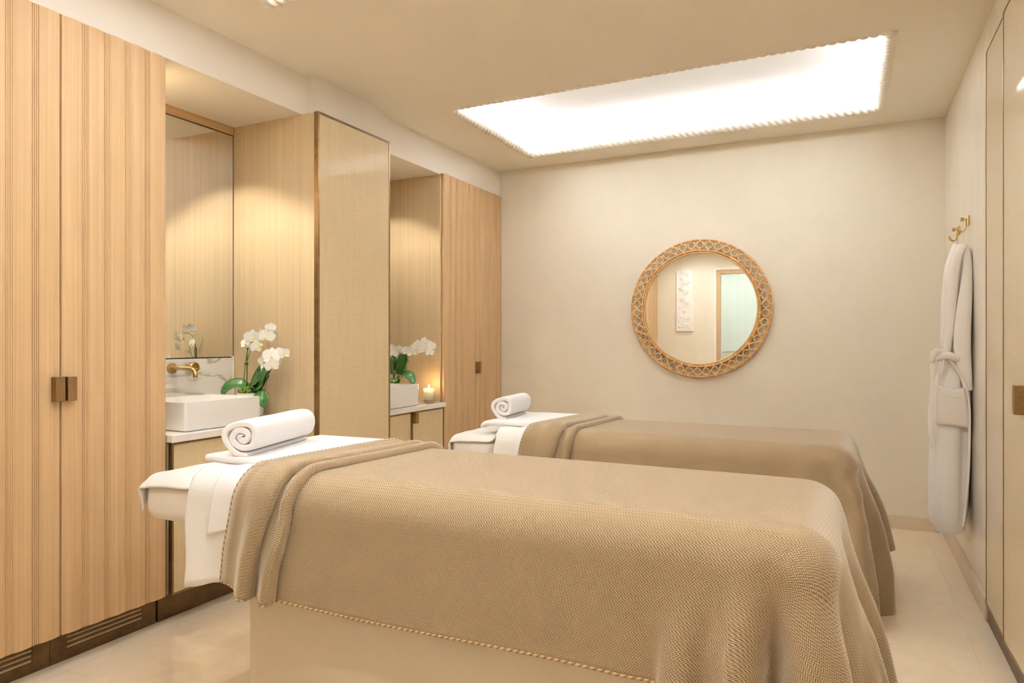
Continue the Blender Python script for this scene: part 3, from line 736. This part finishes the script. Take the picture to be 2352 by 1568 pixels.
# ------------------------------------------------------------------ orchids
def petal_verts(L, W, cup, n=7, m=5, tipr=.9):
    V = []
    for i in range(n):
        t = i/(n-1); w = W*(math.sin(PI*min(1, t*.93+.07))**.65)
        for j in range(m):
            q = -1+2*j/(m-1); V.append((q*w/2, L*t, cup*(t*t*.55+.5*q*q*(w/W)**2)*L))
    return V, [(i*m+j, i*m+j+1, (i+1)*m+j+1, (i+1)*m+j) for i in range(n-1) for j in range(m-1)]
def orchid_flower(pos, size, facing, roll, parent, rnd):
    """phalaenopsis bloom: three sepals behind, two broad petals, a lip with a yellow throat"""
    M = Vector(facing).to_track_quat('Z', 'Y').to_matrix().to_4x4()
    M = Matrix.Translation(pos) @ M @ Matrix.Rotation(roll, 4, 'Z') @ Matrix.Scale(size, 4)
    mb = MB()
    for (ang, L, W, cup, z) in [(0, .52, .36, .10, -.02), (125, .50, .33, .12, -.02), (-125, .50, .33, .12, -.02), (68, .54, .60, .06, .03), (-68, .54, .60, .06, .03)]:
        V, F = petal_verts(L, W, cup*rnd.uniform(.5, 1.8))
        Rm = Matrix.Rotation(math.radians(ang+rnd.uniform(-7, 7)), 4, 'Z') @ Matrix.Rotation(math.radians(rnd.uniform(-4, 16)), 4, 'X')
        mb.add([tuple(M @ ((Rm @ Vector(p))+Vector((0, 0, z)))) for p in V], F)
    o = pyd('flower', mb.v, mb.f, M_petal, parent, True)
    lb = MB(); lb.sphere((0, -.05, .09), .060, 8, 6, (1, 1.1, 1.3))
    V, F = petal_verts(.20, .15, .5, 5, 5); Rm = Matrix.Rotation(PI, 4, 'Z') @ Matrix.Rotation(math.radians(35), 4, 'X')
    lb.add([tuple((Rm @ Vector(p))+Vector((0, -.06, .07))) for p in V], F)
    pyd('lip', [tuple(M @ Vector(p)) for p in lb.v], lb.f, M_lip, o, True)
    return o
def leaf(pts, w, parent, up=(0, 0, 1), fold=.25):
    P = smooth_path(pts, 15); n = len(P); m = 7; V = []
    for i in range(n):
        t = i/(n-1); p = Vector(P[i]); tg = (Vector(P[min(i+1, n-1)])-Vector(P[max(i-1, 0)])).normalized()
        sd = tg.cross(Vector(up)); sd = sd.normalized() if sd.length > 1e-6 else Vector((1, 0, 0)); nn = sd.cross(tg)
        ww = w*(.28+.72*math.sin(PI*min(1, .12+t*.80)))*(1 if t < .86 else math.sqrt(max(0, 1-((t-.86)/.14)**2))*.98+.02)
        for j in range(m):
            q = -1+2*j/(m-1); V.append(tuple(p+sd*(q*ww/2)+nn*(abs(q)**1.3*fold*ww/2)))
    o = pyd('leaf', V, grid_faces(n, m), M_leaf, parent, True)
    md = o.modifiers.new('thickness', 'SOLIDIFY'); md.thickness = .0016; return o
def moss(c, r, parent, seed, n=90):
    rr = random.Random(seed); mb = MB()
    for _ in range(n):
        a = rr.uniform(0, 2*PI); q = rr.uniform(0, 1)**.5
        mb.sphere((c[0]+r[0]*q*math.cos(a), c[1]+r[1]*q*math.sin(a), c[2]+rr.uniform(-.004, .010)+.018*(1-q)), rr.uniform(.004, .009), 6, 4)
    o = mb.build('moss', M_moss, parent, True); o['kind'] = 'stuff'; return o
def pot(c, r, h, parent):
    MB().lathe([(0, 0), (r*.78, 0), (r*.84, .004), (r, h-.006), (r, h), (r-.006, h), (r*.8, .01), (0, .008)], c, 32).build('pot', M_pot, parent, True)
    MB().lathe([(0, h-.012), (r-.008, h-.014)], c, 24).build('soil', M_soil, parent, True)
def stem(pts, r, parent, name='stem', mat=None, n=24):
    return MB().tube(smooth_path(pts, n), [r*(1-.4*i/(n-1)) for i in range(n)], 7).build(name, mat or M_stem, parent, True)
rnd = random.Random(11)
yo = 2.652
def q1(x, y, dy=0): return on_y(x, y, yo+dy)
t = thing('orchid', 'potted white orchid with two flower sprays and mossy base, behind the near basin', 'plant')
pc = q1(577, 905); pc = (pc.x, yo, .8055)
pot(pc, .072, .122, t)
moss((pc[0]-.012, yo-.012, .930), (.052, .04), t, 3)
base = Vector((pc[0], yo, .925))
stem([q1(560, 886), q1(561, 862, -.01), q1(564, 835, -.01), q1(567, 812, -.01), q1(573, 793), q1(585, 776, .01), q1(605, 764, .02), q1(632, 763, .02)], .0036, t)
stem([q1(566, 838, -.01), q1(572, 815, -.015), q1(577, 796, -.015)], .003, t)
stem([q1(597, 902), q1(606, 880, -.03), q1(618, 858, -.05), q1(628, 838, -.05), q1(640, 818, -.04), q1(655, 800, -.03)], .0034, t)
MB().tube([q1(567, 885, -.004), q1(568, 798, -.004)], .0026, 7).build('stake', M_stake, t)
MB().tube([q1(597, 900, -.02), q1(618, 862, -.05)], .0026, 7).build('stake', M_stake, t)
MB().lathe([(.004, -.004), (.010, -.004), (.010, .004), (.004, .004), (.004, -.004)], q1(566, 835, -.008), 14).build('clip', M_stake, t, True)
def q2(p, dy): return tuple(q1(p[0], p[1], dy))
leaf([q2((568, 888), 0), q2((556, 883), -.02), q2((538, 882), -.04), q2((522, 890), -.06), q2((509, 908), -.07)], .075, t, (.35, -.55, .75))
leaf([q2((570, 892), 0), q2((585, 876), -.02), q2((597, 862), -.03), q2((604, 848), -.03)], .062, t, (.5, -.6, .6))
leaf([q2((582, 894), 0), q2((594, 884), -.03), q2((601, 868), -.05), q2((612, 852), -.07), q2((622, 846), -.08)], .066, t, (.5, -.7, .5))
leaf([q2((586, 892), .01), q2((597, 872), .01), q2((609, 852), -.02), q2((622, 842), -.04)], .088, t, (.5, -.8, .3))
leaf([q2((584, 900), -.02), q2((598, 905), -.05), q2((605, 915), -.06), q2((605, 936), -.06)], .056, t, (.6, -.7, .2))
FACE = (.62, -.74, .05)
def fl(lst, qf, par, k=1.0):
    for (x, y, r, dy, fx) in lst:
        p = qf(x, y, dy); f = Vector(FACE)+Vector((fx+rnd.uniform(-.15, .15), rnd.uniform(-.15, .15), rnd.uniform(-.25, .1)))
        orchid_flower(p, r*k, f, rnd.uniform(-.25, .25), par, rnd)
fl([(565, 789, .060, -.02, -.4), (580, 775, .088, -.03, .0), (588, 797, .066, -.04, .3), (612, 772, .086, -.01, .3), (601, 755, .07, .02, -1.2), (621, 753, .06, .03, .8),
    (624, 818, .092, -.06, .0), (624, 839, .076, -.085, .1), (606, 829, .066, -.05, -.6), (652, 812, .062, -.05, .4), (641, 807, .046, -.04, -.5), (609, 845, .05, -.05, -.3)], q1, t)
MB().sphere(q1(600, 794, -.03), .011, 10, 7, (1, 1, 1.15)).build('bud', M_bud, t, True)
MB().sphere(q1(637, 762, .02), .004, 8, 6).build('bud', M_bud, t, True)
# far orchid
yo2 = 3.93
def q3(x, y, dy=0): return on_y(x, y, yo2+dy)
t = thing('orchid', 'potted white orchid with one long arching row of blooms, behind the far basin', 'plant')
pc = q3(915, 880); pc = (pc.x, yo2, .7725)
pot(pc, .072, .125, t)
moss((pc[0]-.03, yo2-.02, .905), (.05, .04), t, 5)
stem([q3(905, 878), q3(909, 850, -.02), q3(917, 825, -.02), q3(926, 808, -.02), q3(945, 800, -.03), q3(962, 792, -.03), q3(978, 786, -.03), q3(992, 792, -.03)], .0036, t)
stem([q3(922, 868), q3(930, 845), q3(938, 822), q3(946, 806), q3(965, 796)], .0036, t)
stem([q3(906, 870), q3(903, 835), q3(898, 810), q3(885, 800)], .0032, t)
MB().tube([q3(904, 878, -.01), q3(902, 818, -.01)], .0027, 7).build('stake', M_stake, t)
MB().tube([q3(932, 868, .01), q3(934, 815, .01)], .0027, 7).build('stake', M_stake, t)
MB().lathe([(.004, -.004), (.010, -.004), (.010, .004), (.004, .004), (.004, -.004)], q3(902, 833, -.012), 14).build('clip', M_stake, t, True)
MB().lathe([(.004, -.004), (.010, -.004), (.010, .004), (.004, .004), (.004, -.004)], q3(936, 830, .008), 14).build('clip', M_stake, t, True)
def q4(p, dy): return tuple(q3(p[0], p[1], dy))
leaf([q4((914, 862), 0), q4((912, 846), -.02), q4((917, 830), -.03), q4((921, 812), -.03)], .075, t, (-.5, -.75, .3))
leaf([q4((918, 860), .02), q4((923, 842), .02), q4((927, 826), .02), q4((928, 812), .02)], .062, t, (.5, -.75, .3))
leaf([q4((903, 860), -.01), q4((900, 842), -.02), q4((897, 822), -.02)], .065, t, (-.3, -.8, .3))
leaf([q4((908, 850), .0), q4((907, 835), -.01), q4((903, 816), -.01)], .05, t, (.3, -.8, .3))
leaf([q4((914, 872), -.02), q4((922, 859), -.05), q4((934, 859), -.08), q4((944, 866), -.09), q4((951, 882), -.09)], .070, t, (.1, -.5, .8))
leaf([q4((912, 878), -.03), q4((908, 870), -.07), q4((904, 878), -.10)], .060, t, (.2, -.4, .8))
fl([(898, 800, .07, -.03, .0), (904, 811, .066, -.04, .0), (917, 803, .07, -.04, -.3), (932, 806, .072, -.05, .9), (946, 806, .088, -.06, .0), (956, 803, .078, -.04, .2), (960, 794, .09, -.05, .0),
    (976, 798, .086, -.06, .0), (975, 785, .072, -.03, -.8), (991, 795, .064, -.05, .4), (987, 809, .062, -.06, .2), (985, 789, .055, -.03, .2)], q3, t)
# ------------------------------------------------------------------ candle on its little tray
cx, cy, cz = -2.632, 4.020, .7725
t = thing('candle_tray', 'small round brass tray on three ball feet, at the end of the far countertop', 'tray')
MB().lathe([(0, .012), (.050, .012), (.056, .015), (.057, .0165), (.055, .0165), (.050, .0142), (0, .0142)], (cx, cy, cz), 36).build('plate', M_brassb, t, True)
for k in range(3):
    a = 2*PI*k/3+.35; MB().sphere((cx+.042*math.cos(a), cy+.042*math.sin(a), cz+.0065), .0062, 10, 8).build('ball_foot', M_brassb, t, True)
t = thing('candle', 'lit white candle in a frosted glass tumbler, standing on the little brass tray', 'candle')
M_glassf, _nt, _b = new_mat('frosted_candle_glass'); _b.inputs['Base Color'].default_value = (.80, .76, .56, 1); _b.inputs['Roughness'].default_value = .25; _b.inputs['Subsurface Weight'].default_value = .4; _b.inputs['Subsurface Radius'].default_value = (.03, .025, .012); _b.inputs['Subsurface Scale'].default_value = .6
M_wax = plain('wax', (.92, .86, .70), .5); M_wax.node_tree.nodes['Principled BSDF'].inputs['Subsurface Weight'].default_value = .5
z0 = cz+.0145
MB().lathe([(0, 0), (.031, 0), (.0335, .003), (.0385, .083), (.0378, .084), (.0366, .083), (.0345, .064)], (cx, cy, z0), 36).build('tumbler', M_glassf, t, True)
MB().lathe([(0, .064), (.034, .0645)], (cx, cy, z0), 30).build('wax', M_wax, t, True)
MB().tube([(cx, cy, z0+.063), (cx+.001, cy, z0+.074)], .0009, 6).build('wick', M_black, t)
M_flame = plain('flame', (1, .8, .4), .5, emit=(1, .72, .35, 1), estr=60)
MB().lathe([(0, .074), (.0045, .079), (.0065, .086), (.0055, .095), (.003, .105), (0, .114)], (cx, cy, z0), 14).build('flame', M_flame, t, True)
l = bpy.data.lights.new('candle_glow', 'POINT'); l.energy = .38; l.color = (1, .58, .22); l.shadow_soft_size = .008
lo = bpy.data.objects.new('candle_glow', l); COL.objects.link(lo); lo.location = (cx, cy, z0+.118)
M_print = plain('grey_print', (.42, .48, .36), .6)
dirc = Vector((-cx, -cy, 0)).normalized(); sidec = Vector((-dirc.y, dirc.x, 0))*-1
pb = MB(); rad = .0368
def onc(s, h): 
    a = s/rad; r = .0336+(.0385-.0336)*(h/.083)+.0003; d = dirc*math.cos(a)+Vector((dirc.y, -dirc.x, 0))*-math.sin(a); return (cx+d.x*r, cy+d.y*r, z0+h)
ring = [onc(-.003+.0058*math.cos(2*PI*k/18), .050+.0062*math.sin(2*PI*k/18)) for k in range(18)]
pb.tube(ring, .0006, 4, True); pb.tube([onc(-.003, .0438), onc(-.003, .041)], .0006, 4)
s_ = -.016
for wd in [.0022, .0016, .0020, .0018, .0022, 0, .0016, .0020, 0, .0022, .0018, .0016, .0022]:
    if wd: pb.tube([onc(s_, .033), onc(s_, .0355)], .0004, 4); pb.tube([onc(s_, .0355), onc(s_+wd*.7, .0342)], .0004, 4)
    s_ += wd+.0006 if wd else .002
pb.tube([onc(-.0045, .0295), onc(-.0015, .0295)], .0005, 4)
pb.build('label_print', M_print, t)
# ------------------------------------------------------------------ round rattan mirror
MC = Vector((-.969, YB, 1.437)); RO = .499
t = thing('round_mirror', 'round mirror in a rattan frame of small rings, on the back wall', 'mirror')
def circ(r, y, n=120): return [(MC.x+r*math.cos(2*PI*k/n), y, MC.z+r*math.sin(2*PI*k/n)) for k in range(n)]
yf = YB-.030
MB().lathe([(0, -.024), (.398, -.024), (.400, -.022), (.400, -.004), (0, -.004)], (MC.x, YB, MC.z), 96, 'y').build('mirror_pane', M_mirror, t)
MB().tube(circ(RO-.008, yf), .0078, 10, True).build('outer_hoop', M_rattan, t, True)
MB().tube(circ(.4175, yf), .0098, 10, True).build('inner_hoop', M_rattan, t, True)
MB().tube(circ(.4020, yf+.001), .0058, 8, True).build('inner_trim', M_rattanl, t, True)
NR = 46; rc = .457
rm = None; bd_ = MB()
for k in range(NR):
    a = 2*PI*(k+.35)/NR; c = Vector((MC.x+rc*math.cos(a), yf+.001, MC.z+rc*math.sin(a)))
    if rm is None:
        rb = MB(); rb.tube([(  .0246*math.cos(2*PI*i/22), 0, .0246*math.sin(2*PI*i/22)) for i in range(22)], .0062, 7, True)
        o = rb.build('ring', M_rattanl, t, True); rm = o.data
    else: o = link('ring', rm, None, t)
    o.location = c
    u = Vector((math.cos(a), 0, math.sin(a))); w = Vector((-u.z, 0, u.x))
    for (r_, d_) in ((RO-.008, .0095), (.4175, .0115)):
        p = Vector((MC.x, yf, MC.z))+u*r_
        for s in (-.003, .003):
            lp = [p+u*(d_*1.35*math.cos(2*PI*i/10)+(-.006 if r_ > .45 else .006))+Vector((0, d_*math.sin(2*PI*i/10), 0))+w*s for i in range(10)]
            bd_.tube(lp, .0036, 5, True)
    a2 = 2*PI*(k+.85)/NR; u2 = Vector((math.cos(a2), 0, math.sin(a2))); w2 = Vector((-u2.z, 0, u2.x)); p = Vector((MC.x, yf, MC.z))+u2*rc
    for s in (-.0028, .0028):
        bd_.tube([p+w2*(.0092*math.cos(2*PI*i/8))+Vector((0, .0075*math.sin(2*PI*i/8), 0))+u2*s for i in range(8)], .0024, 5, True)
o = bd_.build('cane_binding', M_rattanl, t, True); o['kind'] = 'stuff'
# ------------------------------------------------------------------ hooks and bathrobe on the right wall
def hook(Y, Z, label, k=.82):
    t = thing('robe_hook', label, 'hook'); X = XR
    MB().box(X-.012*k, X, Y-.014*k, Y+.014*k, Z-.030*k, Z+.030*k, .003, 2).build('back_plate', M_brass, t)
    MB().lathe([(0, -.046*k), (.0105*k, -.046*k), (.0115*k, -.043*k), (.0115*k, -.030*k), (.007*k, -.028*k), (.007*k, -.010*k)], (X, Y, Z+.008*k), 18, 'x').build('knob', M_brass, t, True)
    pth = smooth_path([(X-.020*k, Y, Z+.014*k), (X-.021*k, Y, Z-.010*k), (X-.023*k, Y, Z-.048*k), (X-.031*k, Y, Z-.064*k), (X-.044*k, Y, Z-.064*k), (X-.056*k, Y, Z-.050*k), (X-.060*k, Y, Z-.036*k)], 20)
    MB().tube(pth, (.0066*k), 10).build('hook_arm', M_brass, t, True)
    return t
h1 = on_x(2226, 506, XR); h2 = on_x(2205, 529, XR)
hook(h1.y, h1.z, 'brass wall hook the bathrobe hangs from, nearer one of the two')
hook(h2.y, h2.z, 'empty brass wall hook, farther one of the two beside the bathrobe')
HY, HZ = h1.y, h1.z-.060
t = thing('bathrobe', 'white velour bathrobe with tied belt, hanging from a brass hook on the right wall', 'bathrobe')
MB().tube(smooth_path([(XR-.045, HY, HZ+.004), (XR-.050, HY-.006, HZ-.03), (XR-.050, HY-.010, HZ-.075)], 10), .0022, 6).build('hanging_loop', M_brass, t)
YR = HY-.02
def body_loops(rows, n=40, fold=.010, seed=0.0):
    """rows: (z, x_left, x_right, y_front, y_back) -> closed folded section"""
    R_ = catmull(np.array(rows, float), np.linspace(0, len(rows)-1, 60)); V = []
    for i, (z, xl, xr, ya, yb) in enumerate(R_):
        cx_, cy_, rx, ry = (xl+xr)/2, (ya+yb)/2, (xr-xl)/2, (yb-ya)/2
        for k in range(n):
            a = 2*PI*k/n; e = .62
            c, s = math.cos(a), math.sin(a); fx = math.copysign(abs(c)**e, c); fy = math.copysign(abs(s)**e, s)
            q = fold*(math.sin(3*a+seed+z*1.3)+.6*math.sin(7*a+1.7*seed-z*2.0))*min(1, (1.75-z)/.35 if z < 1.75 else 0)
            V.append((cx_+fx*(rx+q), cy_+fy*(ry+q*1.6), z))
    return V, grid_faces(len(R_), n, True)+[tuple(range(n))[::-1], tuple(range((len(R_)-1)*n, len(R_)*n))]
def rx(px, py, Y): return on_y(px, py, Y).x
def rz(px, py, Y): return on_y(px, py, Y).z
Yn = YR-.10
rows = []
for (py, lx, rxp, d) in [(556, 2196, 2226, .03), (572, 2188, 2230, .06), (610, 2176, 2230, .09), (680, 2168, 2230, .11), (760, 2166, 2231, .12), (830, 2166, 2230, .12), (880, 2152, 2230, .14), (960, 2146, 2232, .16), (1060, 2141, 2231, .17), (1150, 2140, 2228, .18), (1205, 2142, 2222, .18), (1222, 2146, 2215, .17)]:
    rows.append((rz(2190, py, Yn), rx(lx, py, Yn), min(XR-.006, rx(rxp, py, Yn)), YR-d*.84, YR+d*1.0))
V, F = body_loops(rows, 44, .007, .8)
o = MB().add(V, F).build('robe_body', M_robe, t, True)
def bp(px, py, off=0.0): return on_y(px, py, YR-off)
def band(name, pts, w, thick, parent, off, bulge=.010):
    """flat cloth strip whose centre line follows pixel points just in front of the robe"""
    P = smooth_path([tuple(bp(x, y, off if not o3 else o3)) for (x, y, o3) in pts], 26); n = len(P); m = 5; V = []
    W = catmull(np.array(w, float), np.linspace(0, len(w)-1, n))
    for i in range(n):
        tg = (Vector(P[min(i+1, n-1)])-Vector(P[max(i-1, 0)])).normalized(); sd = tg.cross(Vector((0, -1, 0))).normalized()
        for j in range(m):
            q = -1+2*j/(m-1); V.append(tuple(Vector(P[i])+sd*(q*W[i]/2)+Vector((0, -bulge*(1-q*q), 0))))
    o = pyd(name, V, grid_faces(n, m), M_robe, parent, True); md = o.modifiers.new('thickness', 'SOLIDIFY'); md.thickness = thick; md.offset = 0
    sb = o.modifiers.new('soft', 'SUBSURF'); sb.levels = 1; sb.render_levels = 1
    return o
band('shawl_collar', [(2216, 562, .075), (2202, 580, .095), (2192, 620, .105), (2186, 690, .110), (2182, 750, .112), (2174, 815, .116)], [.022, .034, .040, .042, .038, .026], .014, t, .10)
band('shawl_collar', [(2206, 562, .07), (2190, 590, .085), (2178, 640, .095), (2172, 720, .098), (2168, 800, .10)], [.018, .026, .030, .030, .022], .012, t, .09)
band('sleeve', [(2217, 566, .05), (2221, 600, .075), (2219, 650, .100), (2213, 720, .120), (2209, 790, .130), (2216, 850, .128), (2224, 898, .120)], [.004, .022, .042, .062, .070, .050, .020], .030, t, .12)
band('belt', [(2150, 826, .15), (2164, 818, .165), (2182, 817, .17), (2200, 826, .155)], [.016, .030, .034, .022], .012, t, .16, .012)
band('belt', [(2163, 814, .165), (2153, 806, .170), (2143, 815, .168), (2140, 832, .16)], [.018, .030, .030, .020], .008, t, .16, .006)
band('belt', [(2141, 826, .155), (2142, 860, .158), (2140, 905, .16), (2137, 950, .163), (2140, 1000, .163), (2143, 1030, .16)], [.024, .018, .020, .024, .024, .020], .004, t, .158, .002)
band('belt', [(2162, 826, .160), (2158, 850, .158), (2157, 870, .152)], [.014, .014, .012], .005, t, .158, .002)
band('front_edge', [(2180, 826, .150), (2200, 850, .150), (2217, 885, .152), (2226, 930, .150), (2227, 985, .152), (2223, 1100, .155), (2212, 1212, .150)], [.010, .012, .012, .010, .010, .012, .010], .004, t, .145, .003)
# pocket
pp = [(2153, 884), (2216, 890), (2228, 984), (2149, 974)]
nn_ = 10; V = []
for i in range(nn_):
    for j in range(nn_):
        u, v = j/(nn_-1), i/(nn_-1)
        x = (pp[0][0]*(1-u)+pp[1][0]*u)*(1-v)+(pp[3][0]*(1-u)+pp[2][0]*u)*v; y = (pp[0][1]*(1-u)+pp[1][1]*u)*(1-v)+(pp[3][1]*(1-u)+pp[2][1]*u)*v
        y += 5*math.sin(PI*u)*(1-v)
        V.append(tuple(bp(x, y, .148+.012*math.sin(PI*u)*math.sin(PI*(.25+.75*v))+.006*(1-v))))
o = pyd('pocket', V, grid_faces(nn_, nn_), M_robe, t, True); md = o.modifiers.new('thickness', 'SOLIDIFY'); md.thickness = .006; md.offset = 0
V2 = V[:nn_]; 
MB().tube([(V[nn_*2+j][0], V[nn_*2+j][1]-.003, V[nn_*2+j][2]) for j in range(nn_)], .0016, 6).build('pocket_seam', M_robe, o, True)
# ------------------------------------------------------------------ front wall: plaster relief and glazed door (seen in the round mirror)
RX0, RX1, RZ0, RZ1 = -2.295, -2.050, 1.350, 2.250
t = thing('plaster_relief', 'tall white plaster relief of leaves and flowers, reflected in the round mirror', 'relief')
M_gyp = plain('plaster_white', (.86, .82, .75), .7)
boxo('slab', RX0, RX1, YF, YF+.028, RZ0, RZ1, M_gyp, t, .004)
rb = MB(); rr = random.Random(4); yr = YF+.028; xc = (RX0+RX1)/2; W_ = RX1-RX0
rb.tube(smooth_path([(xc, yr, RZ0+.28), (xc+.01, yr+.004, RZ0+.45), (xc-.01, yr+.004, RZ0+.62), (xc+.005, yr+.004, RZ1-.15)], 24), .007, 6)
def sprig(x, z, ang, L):
    for i in range(3):
        t_ = (i+1)/3; px, pz = x+math.sin(ang)*L*t_, z+math.cos(ang)*L*t_
        for s in (-1, 1):
            a = ang+s*.7; rb.tube([(px, yr, pz), (px+math.sin(a)*.022, yr+.008, pz+math.cos(a)*.022), (px+math.sin(a)*.042, yr+.002, pz+math.cos(a)*.042)], [.002, .006, .001], 5)
    rb.tube([(x, yr, z), (x+math.sin(ang)*L, yr+.004, z+math.cos(ang)*L)], .003, 5)
for (z, s) in [(.36, 1), (.42, -1), (.52, 1), (.58, -1), (.68, 1), (.74, -1), (.80, 1), (.82, -1)]: sprig(xc, RZ0+z*.98, s*rr.uniform(.45, .75), rr.uniform(.065, .09))
def rosette(x, z, r):
    for k in range(6):
        a = 2*PI*k/6+rr.random(); rb.sphere((x+.55*r*math.cos(a), yr, z+.55*r*math.sin(a)), r*.42, 7, 5, (1, .6, 1))
    rb.sphere((x, yr+.004, z), r*.34, 7, 5)
for _ in range(15): rosette(RX0+.04+rr.random()*(W_-.08), RZ0+.035+rr.random()*.20, rr.uniform(.018, .030))
for (dx_, z, r) in [(.0, .30, .034), (.01, .55, .024), (-.02, .70, .030), (.03, .71, .026), (.0, .88, .020), (-.07, .36, .018), (.08, .38, .016)]: rosette(xc+dx_, RZ0+z, r)
rb.build('carving', M_gyp, t, True)
d = struct(bpy.data.objects.new('door_1', None)); COL.objects.link(d)
M_door_frame = plain('oak_door_frame', (.50, .33, .16), .45, noise=.12, nscale=14)
fm = MB(); fw = .055
fm.box(DX0+.03, DX0+.03+fw, YF-.05, YF-.004, 0, DZ-.03).box(DX1-.03-fw, DX1-.03, YF-.05, YF-.004, 0, DZ-.03).box(DX0+.03+fw, DX1-.03-fw, YF-.05, YF-.004, DZ-.03-fw, DZ-.03).box(DX0+.03+fw, DX1-.03-fw, YF-.05, YF-.004, 0, .09)
fm.build('door_frame', M_door_frame, d)
jm = MB().box(DX0, DX0+.028, YF-.1, YF+.004, 0, DZ).box(DX1-.028, DX1, YF-.1, YF+.004, 0, DZ).box(DX0+.028, DX1-.028, YF-.1, YF+.004, DZ-.028, DZ); jm.build('door_casing', M_bulk, d)
M_pane, nt, b = new_mat('reeded_frosted_glass'); b.inputs['Base Color'].default_value = (.60, .70, .63, 1); b.inputs['Roughness'].default_value = .25
b.inputs['Emission Color'].default_value = (.80, .92, .82, 1); b.inputs['Emission Strength'].default_value = .06
gx0, gx1, N_ = DX0+.03+fw, DX1-.03-fw, 62; V = []
for i in range(N_*4+1):
    x = gx0+(gx1-gx0)*i/(N_*4); y = YF-.026+.0025*abs(math.sin(PI*i/4)); V += [(x, y, .09), (x, y, DZ-.03-fw)]
pyd('glass_pane', V, [(2*i, 2*i+2, 2*i+3, 2*i+1) for i in range(N_*4)], M_pane, d, True)
MB().tube([(DX0+.115, YF+.035, 1.055), (DX1-.115, YF+.035, 1.055)], .010, 10).tube([(DX0+.125, YF+.035, 1.055), (DX0+.125, YF-.025, 1.055)], .010, 8).tube([(DX1-.125, YF+.035, 1.055), (DX1-.125, YF-.025, 1.055)], .010, 8).build('door_handle', M_brass, d, True)
boxo('light_lobby_wall', DX0, DX1, YF-.16, YF-.11, 0, DZ, M_bulk, d)
